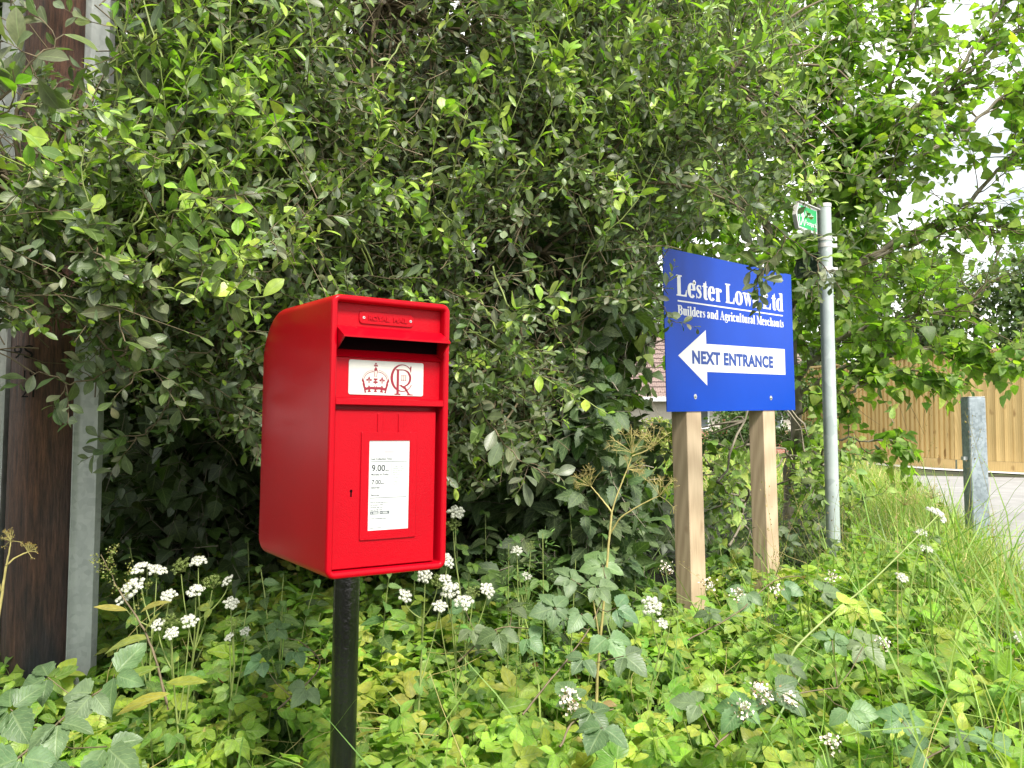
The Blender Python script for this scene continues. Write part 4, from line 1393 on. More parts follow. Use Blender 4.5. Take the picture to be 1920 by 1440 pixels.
    # named sprays that hang clear of the crown (photo pixel, distance)
    sprays = [
        ([(1330, 330, 3.3), (1418, 394, 3.35), (1473, 442, 3.4), (1534, 485, 3.42), (1565, 525, 3.42), (1600, 580, 3.4)], 15, .062, 0),
        ([(1473, 442, 3.4), (1462, 470, 3.38), (1434, 500, 3.34), (1408, 552, 3.3)], 12, .078, 0),
        ([(1534, 485, 3.42), (1528, 530, 3.4), (1520, 570, 3.38)], 8, .05, 0),
        ([(1534, 485, 3.42), (1590, 470, 3.4), (1640, 425, 3.4)], 8, .055, 1),
        ([(1500, 455, 3.4), (1560, 440, 3.4), (1650, 410, 3.35)], 8, .055, 1),
        ([(1180, 470, 3.2), (1205, 520, 3.25), (1240, 570, 3.3), (1262, 608, 3.3)], 8, .044, 0),
        ([(880, 620, 2.8), (960, 665, 2.7), (1030, 715, 2.6), (1140, 775, 2.5)], 14, .056, 1),
        ([(880, 690, 2.8), (905, 780, 2.65), (960, 850, 2.55), (1040, 905, 2.5)], 14, .062, 0),
        ([(920, 500, 2.8), (960, 590, 2.7), (1000, 570, 2.65), (1050, 545, 2.6)], 13, .055, 1),
        ([(900, 560, 2.8), (930, 620, 2.7), (985, 600, 2.62)], 10, .05, 1),
        ([(780, 480, 2.7), (800, 400, 2.6), (812, 300, 2.5), (825, 200, 2.45)], 16, .058, 2),
        ([(815, 440, 2.7), (850, 330, 2.6), (868, 240, 2.5), (885, 160, 2.45)], 13, .060, 2),
        ([(640, 440, 2.6), (690, 350, 2.5), (712, 290, 2.45), (710, 230, 2.4)], 12, .055, 2),
        ([(300, 620, 2.2), (260, 560, 2.0), (200, 480, 1.95), (150, 330, 1.9), (165, 250, 1.9)], 14, .068, 1),
        ([(120, 430, 2.1), (180, 480, 2.0), (215, 560, 1.95), (230, 640, 1.9)], 14, .062, 0),
        ([(250, 520, 2.1), (330, 500, 2.0), (400, 515, 1.95), (490, 560, 1.9)], 12, .062, 1),
        ([(150, 600, 2.2), (200, 650, 2.15), (230, 700, 2.1), (300, 690, 2.05)], 15, .055, 0),
        ([(250, 640, 2.2), (200, 700, 2.15), (130, 725, 2.1), (75, 690, 2.1)], 13, .05, 0),
        ([(330, 700, 2.4), (300, 790, 2.35), (260, 820, 2.3), (215, 835, 2.3)], 12, .052, 0),
        ([(420, 700, 2.5), (470, 760, 2.45), (460, 830, 2.45)], 10, .05, 0),
        ([(-80, 230, 1.55), (0, 190, 1.5), (60, 120, 1.5), (120, 60, 1.5)], 9, .062, 0),
        ([(0, 330, 1.9), (90, 400, 1.9), (180, 470, 1.9), (240, 520, 1.9)], 12, .058, 0),
        ([(-60, 180, 1.2), (-20, 215, 1.15), (30, 250, 1.1)], 6, .045, 2),
        ([(330, 260, 2.2), (270, 160, 2.1), (225, 100, 2.05), (215, 20, 2.0)], 11, .056, 1),
        ([(620, 430, 2.5), (520, 300, 2.35), (420, 180, 2.2), (320, 60, 2.1)], 26, .056, 1),
        ([(700, 500, 2.7), (640, 380, 2.55), (540, 280, 2.4), (480, 240, 2.3)], 18, .055, 1),
        ([(960, 380, 2.9), (1040, 200, 2.8), (1010, 100, 2.75), (990, 10, 2.7)], 20, .056, 1),
        ([(1130, 220, 3.0), (1160, 130, 2.9), (1190, 40, 2.9)], 14, .056, 1),
        ([(1380, 300, 3.2), (1450, 200, 3.1), (1500, 120, 3.0), (1560, 60, 3.0)], 18, .062, 2),
        ([(1400, 390, 3.3), (1470, 350, 3.2), (1520, 310, 3.2), (1570, 300, 3.2)], 14, .062, 2),
        ([(1300, 130, 3.1), (1400, 90, 3.0), (1480, 60, 3.0), (1570, -10, 3.0)], 18, .060, 2),
    ]
    for (u0, v0, u1, v1) in ((430, 330, 250, 60), (520, 380, 330, 130), (560, 330, 440, 90), (330, 330, 460, 170), (250, 420, 420, 380), (700, 520, 560, 260), (330, 560, 480, 520),
                             (1010, 330, 1060, 90), (1090, 320, 1010, 60), (1250, 260, 1330, 40), (1180, 300, 1290, 160), (1330, 260, 1480, 170), (560, 450, 420, 330)):
        z0 = polyline_interp(zf, u0); ln = math.hypot(u1 - u0, v1 - v0)
        sprays.append(([(u0, v0, z0 + .05), ((u0 + u1) / 2 + 14, (v0 + v1) / 2 - 8, z0 - .08), (u1, v1, z0 - .18)], int(ln / 14), .056, 2))
    for q in range(46):                     # many smaller free sprays over the face of the crown
        u0 = RNG.uniform(-20, 1480); v0 = RNG.uniform(20, polyline_interp(vm, u0) - 60)
        if 20 < u0 < 240 and v0 < 160: continue
        z0 = polyline_interp(zf, u0) + .02; a0 = RNG.uniform(-.7, 3.84); ln = RNG.uniform(120, 260) * 2.4 / z0
        du, dv = math.cos(a0) * ln, math.sin(a0) * ln * .75
        if 1180 < u0 + du < 1500 and v0 + dv > 400: continue
        sprays.append(([(u0, v0, z0), (u0 + du * .5 + 12 * gauss(), v0 + dv * .45, z0 - .10), (u0 + du, v0 + dv, z0 - .20)], int(ln / 11), .044, int(RNG.integers(0, 3))))
    for pl, k, size, young in sprays:
        a = np.array(pl, float)
        pts = at(a[:, 0], a[:, 1], a[:, 2])
        t = np.linspace(0, len(pts) - 1, 16)
        P = np.stack([np.interp(t, np.arange(len(pts)), pts[:, i]) for i in range(3)], 1)
        P[1:-1] = (P[:-2] + 2 * P[1:-1] + P[2:]) / 4
        P += gauss(16, 3) * .003
        (Tb if young == 0 else Tb2).add(P[None], np.linspace(.0034, .0012, 16)[None], 5)
        nrm_ = (0, -.75, .75)
        cols = {0: GREY + MID[:1], 1: MID + GREY[:2] + YOUNG[:1], 2: YOUNG + MID}[young]
        dress(Lv, P[None], k, 'lan' if young == 2 else 'ob2', size, cols, 1.0, .85, .1, .5, tipcol=YOUNG if young else MID, tip=.25, start=.22, tipsmall=.3, facing=nrm_)
        # short side twigs
        ns = 5
        i = RNG.integers(3, 15, ns)
        Q = twigs(P[i], gauss(ns, 3) * .6 + A3(0, -.1, 0) + (P[i] - P[i - 1]) * 20, RNG.uniform(.05, .12, ns), 5, .2, -.1)
        Tb.add(Q, np.linspace(.0016, .0008, 5)[None].repeat(ns, 0), 3)
        dress(Lv, Q, 7, 'ob2', size * .85, cols, 1.1, .9, .1, .5, start=.35, facing=nrm_)
    Bk.build('trunk', M['bark'], root); Tb.build('twigs', M['twig'], root); Tb2.build('green_shoots', M['shoot'], root)
    Lv.build('crown', M['willow'], root)
    for c in root.children: c.matrix_parent_inverse = Matrix.Translation(-Vector(base))


# ------------------------------------------------------------------ dark trees standing behind it
def mass_tree(name, label, base, boxes, n, leaf, cols, m, key='heart', ntw=9, k=9, tl=(.3, .6), group=None, trunk_r=.1, jit=.6, holes=(), zones=()):
    """boxes: (u0,u1,v0,v1,Z0,Z1,weight) regions of the crown"""
    root = thing(name, label, 'tree', tuple(base), group=group)
    base = A3(*base)
    Lv = Leaves(); Tb = Tubes(); Bk = Tubes()
    w = np.array([b[6] for b in boxes], float); w /= w.sum()
    bi = RNG.choice(len(boxes), n, p=w)
    B = np.array([b[:6] for b in boxes], float)[bi]
    r = rnd(n, 3)
    u = B[:, 0] + (B[:, 1] - B[:, 0]) * r[:, 0]; v = B[:, 2] + (B[:, 3] - B[:, 2]) * r[:, 1]; Z = B[:, 4] + (B[:, 5] - B[:, 4]) * r[:, 2]
    ok = np.ones(n, bool)
    for h in holes:
        ok &= ~((u > h[0]) & (u < h[1]) & (v > h[2]) & (v < h[3]))
    C = at(u[ok], v[ok], Z[ok])
    top = C[np.argmax(C[:, 2])]
    mid = C.mean(0)
    tr = limb(Bk, [base, base * .7 + mid * .3 + A3(0, 0, -.2), A3(mid[0], mid[1], (base[2] + mid[2]) / 2 + .3), mid + A3(.1, .1, .5), top * .8 + mid * .2], trunk_r, trunk_r * .3, 10)
    nodes = [tr]
    for i in range(9):
        c = C[RNG.integers(len(C))]
        s = tr[RNG.integers(5, len(tr) - 2)]
        nodes.append(limb(Bk, [s, s * .6 + c * .4 + A3(0, 0, .15), c], trunk_r * .3, .008, 6, 5, .03))
    nodes = np.concatenate(nodes)
    for c in C:
        kx = nodes[np.argmin(np.linalg.norm(nodes - c, axis=1))]
        mm = (kx + c) / 2 + gauss(3) * .06
        t = np.linspace(0, 1, 5)[:, None]
        Tb.add(((1 - t) ** 2 * kx + 2 * t * (1 - t) * mm + t * t * c)[None], np.linspace(.010, .004, 5)[None], 4)
    o = np.repeat(C, ntw, 0) + gauss(len(C) * ntw, 3) * .12
    d = gauss(len(o), 3) * .8 + A3(0, -.3, .05)
    P = twigs(o, d, RNG.uniform(tl[0], tl[1], len(o)), 5, .3, -.12)
    zn = list(GAPS) + list(zones) + SIGNZ
    P = P[clearings(P[:, -1], zn) & clearings(P[:, 2], zn)]
    Tb.add(P, np.linspace(.003, .001, 5)[None].repeat(len(P), 0), 3)
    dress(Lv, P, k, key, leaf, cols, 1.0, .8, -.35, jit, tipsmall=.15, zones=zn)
    Bk.build('trunk', M['bark'], root); Tb.build('branches', M['bark'], root); Lv.build('crown', m, root)
    for c in root.children: c.matrix_parent_inverse = Matrix.Translation(-Vector(base))
    return root


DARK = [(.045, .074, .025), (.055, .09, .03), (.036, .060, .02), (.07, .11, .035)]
GRN = [(.23, .35, .07), (.18, .28, .065), (.31, .43, .075), (.14, .22, .055)]


def build_trees():
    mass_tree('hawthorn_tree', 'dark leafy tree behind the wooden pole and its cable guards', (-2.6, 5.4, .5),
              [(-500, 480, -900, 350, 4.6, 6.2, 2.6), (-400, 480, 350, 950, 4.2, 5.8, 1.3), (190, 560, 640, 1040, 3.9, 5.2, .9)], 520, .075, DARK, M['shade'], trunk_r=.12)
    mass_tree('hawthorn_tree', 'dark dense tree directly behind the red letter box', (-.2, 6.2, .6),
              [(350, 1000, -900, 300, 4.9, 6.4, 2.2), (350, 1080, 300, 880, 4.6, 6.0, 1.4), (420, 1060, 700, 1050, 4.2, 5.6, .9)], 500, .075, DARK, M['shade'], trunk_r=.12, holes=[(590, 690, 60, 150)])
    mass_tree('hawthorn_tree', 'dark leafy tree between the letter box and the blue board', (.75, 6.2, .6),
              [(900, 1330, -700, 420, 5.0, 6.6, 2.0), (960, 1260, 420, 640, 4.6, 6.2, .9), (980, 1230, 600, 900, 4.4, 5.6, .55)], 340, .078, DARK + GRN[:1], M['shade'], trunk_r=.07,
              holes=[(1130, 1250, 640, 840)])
    LZ = list(GAPS) + [(1800, 1960, 440, 640, .75), (1560, 1960, 700, 1000, .97), (1690, 1960, 330, 470, .2), (1780, 1960, -50, 140, .5), (1700, 1960, 600, 660, .6), (1500, 1560, 620, 1000, .75), (1640, 1960, 140, 600, .38), (1400, 1960, -400, 640, .12)]
    # right-hand tree: limbs first, then hanging leaves
    base = A3(2.05, 6.3, .62)
    root = thing('lime_tree', 'bright green broad-leaved tree spreading right of the blue board against the sky', 'tree', tuple(base))
    Lv = Leaves(); Bk = Tubes(); Tb = Tubes()
    limbs = [
        ([(1478, 1010, 6.3), (1490, 740, 6.3), (1478, 600, 6.3), (1500, 540, 6.2), (1545, 440, 6.1), (1592, 360, 6.0), (1598, 290, 6.0), (1575, 190, 6.0), (1590, 60, 6.0), (1600, -120, 6.0)], .042, .014),
        ([(1592, 360, 6.0), (1600, 300, 6.0), (1680, 235, 5.9), (1760, 170, 5.8), (1850, 60, 5.8), (1900, -40, 5.8)], .026, .008),
        ([(1560, 410, 6.1), (1640, 345, 6.0), (1700, 290, 5.9), (1755, 200, 5.9), (1850, 100, 5.8), (1960, 20, 5.8)], .024, .008),
        ([(1500, 540, 6.2), (1600, 500, 6.0), (1700, 440, 5.9), (1790, 400, 5.8), (1870, 320, 5.7), (1930, 260, 5.7)], .028, .008),
        ([(1600, 500, 6.0), (1700, 460, 5.9), (1800, 430, 5.8), (1900, 425, 5.7)], .014, .005),
        ([(1488, 720, 6.3), (1560, 640, 6.1), (1640, 610, 5.9), (1740, 590, 5.8), (1830, 560, 5.7)], .022, .006),
        ([(1488, 750, 6.3), (1570, 695, 6.1), (1680, 660, 5.9), (1780, 660, 5.8), (1885, 685, 5.6)], .020, .005),
        ([(1488, 780, 6.3), (1560, 740, 6.0), (1600, 730, 5.8), (1650, 700, 5.8), (1760, 700, 5.7)], .016, .004),
        ([(1490, 850, 6.3), (1540, 820, 6.0), (1600, 826, 5.9), (1680, 828, 5.8)], .012, .004),
        ([(1478, 600, 6.3), (1430, 400, 6.4), (1400, 200, 6.5), (1380, -50, 6.6)], .04, .014),
        ([(1545, 440, 6.1), (1500, 300, 6.2), (1480, 150, 6.2), (1500, -60, 6.2)], .028, .01),
        ([(1598, 290, 6.0), (1660, 190, 6.0), (1700, 80, 6.0), (1740, -60, 6.0)], .02, .008),
        ([(1592, 360, 6.0), (1700, 300, 5.8), (1800, 250, 5.7), (1900, 160, 5.6), (1990, 100, 5.6)], .018, .006),
        ([(1500, 560, 6.4), (1560, 560, 6.8), (1640, 520, 7.0), (1740, 500, 7.0)], .02, .006),
    ]
    for pl, r0, r1 in limbs:
        a = np.array(pl, float)
        P = limb(Bk, at(a[:, 0], a[:, 1], a[:, 2]), r0, r1, 8, 6, .03)
        s0 = len(P) // 4 if r0 > .04 else 3
        low = a[:, 1].min() > 640
        cnt = int(len(P) * (1.35 if not low else (.7 if r0 > .013 else .35)))
        i = RNG.integers(s0, len(P), cnt)
        dr = nrmz(np.gradient(P, axis=0))[i]
        d = dr * .8 + gauss(cnt, 3) * A3(.6, .6, .3)
        Q = twigs(P[i], d, RNG.uniform(.25, .62, cnt) * (.6 if low else 1), 7, .2, -.12)
        Tb.add(Q, np.linspace(.005, .0015, 7)[None].repeat(cnt, 0), 4)
        dress(Lv, Q, 12, 'heart', .078, GRN, 1.0, .8, -.55, .55, tipsmall=.2, zones=LZ if not low else None)
        q = Q[:, RNG.integers(2, 5)]
        Q2 = twigs(np.repeat(q, 2, 0), gauss(cnt * 2, 3) * .7 + np.repeat(d, 2, 0) * .5, RNG.uniform(.15, .35, cnt * 2), 5, .2, -.15)
        Tb.add(Q2, np.linspace(.003, .001, 5)[None].repeat(cnt * 2, 0), 3)
        dress(Lv, Q2, 8, 'heart', .075, GRN, 1.0, .8, -.55, .55, tipsmall=.2, zones=LZ if not low else [(1560, 1960, 765, 1000, .95 if r0 > .013 else 0)])
    # fuller body of the crown on the shaded side
    n = 190
    u = RNG.uniform(1240, 1640, n); v = RNG.uniform(-350, 640, n)
    ok = rnd(n) < np.clip(1.15 - (u - 1450) / 420, .25, 1)
    C = at(u[ok], v[ok], RNG.uniform(5.9, 8.0, ok.sum()))
    Q = twigs(np.repeat(C, 7, 0), gauss(len(C) * 7, 3), RNG.uniform(.25, .6, len(C) * 7), 5, .3, -.12)
    Tb.add(Q, np.linspace(.003, .001, 5)[None].repeat(len(Q), 0), 3)
    dress(Lv, Q, 8, 'heart', .08, GRN, 1.0, .8, -.5, .55, tipsmall=.2, zones=LZ)
    Bk.build('trunk', M['bark'], root); Tb.build('branches', M['twig'], root); Lv.build('crown', M['hazel'], root)
    for c in root.children: c.matrix_parent_inverse = Matrix.Translation(-Vector(base))


# ------------------------------------------------------------------ far trees and garden shrubs
def far_tree(name, label, x, y, h, w, leaf, cols, n, z0=.2, cat='tree', group=None, low=.2, kk=12, sq=1.0):
    root = thing(name, label, cat, (x, y, z0), group=group)
    Bk = Tubes(); Lv = Leaves()
    tr = limb(Bk, [(0, 0, 0), (.1, 0, h * .3), (-.1, .1, h * .6), (0, 0, h * .92)], h * .025, h * .006, 8, 6, .05)
    nb = 26
    lobes = []
    for i in range(nb):
        t = rnd() * .8 + .15
        a = rnd() * 6.28; rr = w * (.35 + .65 * rnd()) * math.sin(math.pi * min(1, t * .9 + .1)) ** .6
        c = A3(rr * math.cos(a) * .62, rr * math.sin(a) * .62, h * (low + (1 - low) * t * .9))
        lobes.append((c, w * (.22 + .2 * rnd())))
        s = tr[min(len(tr) - 1, int(t * len(tr) * .8))]
        limb(Bk, [s, s * .5 + c * .5 + A3(0, 0, .1 * h * .2), c], h * .007, h * .002, 5, 4, .03)
    L0 = np.array([l[0] for l in lobes]); LR = np.array([l[1] for l in lobes])
    i = RNG.integers(0, nb, n)
    dirs = nrmz(gauss(n, 3)); r = rnd(n) ** .45
    P = L0[i] + dirs * (LR[i] * r)[:, None] * A3(1, 1, .75 * sq)
    P[:, 2] = np.maximum(P[:, 2], .05 * h)
    c = palette(cols, n, .2)
    Lv.add('far', P, gauss(n, 3), nrmz(dirs * .6 + A3(0, 0, .8) + gauss(n, 3) * .5), leaf * RNG.uniform(.6, 1.4, n), RNG.uniform(.8, 1.2, n), c)
    Bk.build('trunk', M['bark'], root); Lv.build('crown', M['far'], root)
    return root


def build_hazel():
    root = mass_tree('hazel_shrub', 'dark broad-leaved shrub in shade between the letter box and the timber posts', (.25, 4.0, .4),
              [(1010, 1130, 520, 760, 3.5, 4.2, .5), (960, 1150, 700, 1000, 3.4, 4.2, 1.2), (1080, 1200, 880, 1010, 3.3, 3.9, .4)], 95, .085, [(.06, .10, .04), (.075, .12, .045), (.05, .085, .03)], M['nettle'], key='net',
              tl=(.12, .3), trunk_r=.02, ntw=7, k=8, zones=[(840, 1010, 600, 800, .6), (1150, 1250, 600, 860, .5), (1215, 1700, 400, 1200, 1.0)])
    root['category'] = 'shrub'
    mass_tree('elder_shrub', 'green leafy shrub behind the timber posts at the foot of the signpost', (1.55, 5.5, .6),
              [(1480, 1560, 830, 960, 5.2, 6.0, 1), (1320, 1420, 900, 1060, 4.9, 5.6, 1), (1310, 1420, 790, 900, 5.4, 6.2, .9)], 44, .065, GRN, M['nettle'], key='net', tl=(.1, .3), trunk_r=.015, ntw=6, k=7, zones=[(1400, 1475, 700, 1200, .9), (1250, 1325, 700, 1200, .9)])['category'] = 'shrub'


def build_far():
    g = 'trees on the skyline beyond the fence'
    FG = [(.10, .155, .055), (.13, .19, .065), (.085, .13, .05)]
    far_tree('skyline_tree', 'tall rounded tree on the skyline above the fence', 17.0, 36, 9.4, 4.2, .24, FG, 9000, group=g)
    far_tree('skyline_tree', 'dark conifer-like tree on the skyline beside the signpost', 12.6, 38, 9.0, 3.6, .22, [(.07, .105, .05), (.09, .13, .06)], 8000, group=g)
    far_tree('skyline_tree', 'broad tree at the far right edge above the fence', 21.0, 33, 8.4, 4.5, .24, FG, 9000, group=g)
    far_tree('skyline_tree', 'tree behind the bungalow roof', 6.5, 46, 10, 5.5, .34, FG, 7000, group=g)
    far_tree('skyline_tree', 'tree far behind the wood left of the bungalow', -3, 42, 9, 6, .34, FG, 6000, group=g)
    far_tree('skyline_tree', 'tree far behind the wooden pole', -14, 40, 10, 6.5, .34, FG, 6000, group=g)
    far_tree('garden_bush', 'bright yellow-green bush just over the fence top at far right', 10.6, 17.5, 3.0, 1.1, .075, [(.2, .27, .05), (.15, .22, .04)], 5000, .6, 'bush', low=.0)
    far_tree('garden_bush', 'pink-flowered bush in front of the bungalow', 3.3, 19, 1.35, .9, .06, [(.38, .17, .17), (.10, .15, .04), (.14, .18, .05)], 4000, .25, 'bush', low=.0)
    far_tree('garden_bush', 'yellow-green low bush on the lawn left of the timber posts', 2.6, 14.5, .95, .8, .05, [(.22, .28, .06), (.28, .30, .09)], 4000, .6, 'bush', low=.0)
    far_tree('garden_bush', 'dark green rounded bush beyond the timber posts', 5.0, 18.5, 1.7, 1.5, .07, [(.07, .12, .035), (.1, .16, .045)], 8000, .5, 'bush', low=.0)
    far_tree('garden_bush', 'mid-green bush beside the far end of the fence', 5.3, 16.2, 2.3, 1.0, .06, [(.09, .15, .04), (.06, .1, .03)], 7000, .6, 'bush', low=.0)
    far_tree('garden_bush', 'green shrub at the foot of the bungalow wall', 5.4, 21, 1.25, 1.1, .07, [(.1, .16, .04), (.13, .2, .05)], 4000, .2, 'bush', low=.0)
    t = thing('telegraph_pole', 'distant grey telegraph pole beyond the fence', 'utility pole', (21.8, 40, .2))
    mb = MB(); mb.tube([(0, 0, 0), (0, 0, 6.9)], [.14, .10], 12); mb.build('wooden_pole', simple('weathered_pole', (.34, .31, .27), .9), t, smooth=True)
    mb = MB(); mb.box(-.7, .7, -.05, .05, 6.5, 6.6); mb.build('crossarm', bpy.data.materials['weathered_pole'], t)


# ------------------------------------------------------------------ ground plants
COVER = [(.20, .35, .05), (.27, .43, .055), (.15, .28, .045), (.34, .41, .065), (.40, .42, .075)]
BRAM = [(.095, .165, .07), (.115, .19, .085), (.08, .14, .055)]


def cover_top(x, y):
    return ground_h(x, y) + .33 + .07 * vnoise(x, y, 2.0) + .03 * vnoise(x, y, 6.1, 2) - .20 * ss(-1.3, -.1, road_sd(x, y)) + .11 * ss(2.3, 3.3, y) * ss(.75, .1, x) - .16 * ss(3.9, 5.0, y) * (x < 1) + .015 * ss(.5, .9, x) * ss(2.8, 3.6, y)


def compound(Lv, c, yaw, tilt, size, key, cols, nleaf=3, spreads=(0, 1.15, -1.15, 2.0, -2.0)):
    """ternate leaves: N centres, each with nleaf leaflets"""
    N = len(c)
    up = nrmz(A3(0, 0, 1) + tilt)
    f = np.stack([np.cos(yaw), np.sin(yaw), np.zeros(N)], 1)
    f = nrmz(f - up * (f * up).sum(1, keepdims=True)); s = np.cross(up, f)
    base = palette(cols, N, .13)
    for k in range(nleaf):
        a = spreads[k] + gauss(N) * .12
        d = f * np.cos(a)[:, None] + s * np.sin(a)[:, None]
        nn = nrmz(up + gauss(N, 3) * .18)
        d = nrmz(d - nn * .12)
        Lv.add(key, c + d * size[:, None] * .08 * (k > -1), d, nn, size * (1.0 if k == 0 else .88) * (1 + .1 * gauss(N)), 1 + .1 * gauss(N), base * (1 + .08 * gauss(N, 1)))


def in_view(x, y, pad=.35):
    return np.abs(x) < .62 * y + pad


def build_cover():
    Lv = Leaves(); St = Tubes()
    n = 34000
    x = RNG.uniform(-3.6, 3.4, n); y = 1.05 + 4.6 * rnd(n) ** 1.15
    sd = road_sd(x, y)
    ok = in_view(x, y) & (sd < -.08) & (rnd(n) < np.clip(-(sd + .05) / .6, .12, 1))
    ok &= ~((y > 3.6) & (x < 1.0) & (rnd(n) < .5)) & ~(y > 4.9)
    x, y = x[ok], y[ok]; n = len(x)
    z = cover_top(x, y) - RNG.exponential(.065, n) + .028 * gauss(n)
    c = np.stack([x, y, z], 1)
    tilt = gauss(n, 3) * .42 + A3(0, -.30, 0)
    patch = vnoise(x, y, 1.4, 4.0)
    size = .049 * (1 + .30 * gauss(n)); size = np.clip(size, .022, .085)
    m = (patch > .62)                                        # paler yellowing patches
    compound(Lv, c[~m], rnd((~m).sum()) * 6.28, tilt[~m], size[~m], 'cover', COVER[:3] + COVER[:4], 3)
    compound(Lv, c[m], rnd(m.sum()) * 6.28, tilt[m], size[m], 'cover', COVER[1:], 3)
    i = RNG.choice(n, 260, replace=False)
    Lv.add('ob2', c[i] + A3(0, 0, .01), gauss(260, 3) * A3(1, 1, .4), nrmz(gauss(260, 3) + A3(0, -.3, .6)), RNG.uniform(.02, .045, 260), 1.0, palette([(.30, .15, .06), (.36, .22, .10), (.45, .36, .12)], 260))
    # petioles
    k = RNG.choice(n, 5200, replace=False)
    b = c[k] + np.stack([gauss(5200) * .05, gauss(5200) * .05, -RNG.uniform(.12, .26, 5200)], 1)
    t = np.linspace(0, 1, 4)[None, :, None]
    P = b[:, None] * (1 - t) + c[k][:, None] * t; P[:, 1:3, :2] += gauss(5200, 1, 2) * .012
    St.add(P, np.full((5200, 4), .0013), 3)
    o = Lv.build('ground_cover', M['cover'])
    Dr = Tubes(); k2 = 420
    i = RNG.choice(n, k2, replace=False)
    P = twigs(c[i] - A3(0, 0, .05), gauss(k2, 3) * A3(1, 1, .35) + A3(0, 0, .35), RNG.uniform(.10, .38, k2), 7, .35, -.25)
    Dr.add(P, np.linspace(.0016, .0007, 7)[None].repeat(k2, 0), 4)
    tag(Dr.build('dead_stems_undergrowth', M['dry']), kind='stuff')
    tag(o, kind='stuff')
    s = St.build('ground_cover_stems', M['shoot']); tag(s, kind='stuff')
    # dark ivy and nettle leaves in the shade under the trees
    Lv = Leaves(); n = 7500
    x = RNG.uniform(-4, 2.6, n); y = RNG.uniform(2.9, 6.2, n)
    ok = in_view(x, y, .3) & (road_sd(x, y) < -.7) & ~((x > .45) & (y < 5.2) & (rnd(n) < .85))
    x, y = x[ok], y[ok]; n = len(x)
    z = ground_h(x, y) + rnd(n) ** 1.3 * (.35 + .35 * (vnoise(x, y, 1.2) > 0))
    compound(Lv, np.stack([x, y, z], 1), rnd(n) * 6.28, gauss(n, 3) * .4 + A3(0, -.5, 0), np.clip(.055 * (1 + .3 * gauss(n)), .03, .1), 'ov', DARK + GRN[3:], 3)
    tag(Lv.build('undergrowth', M['shade']), kind='stuff')


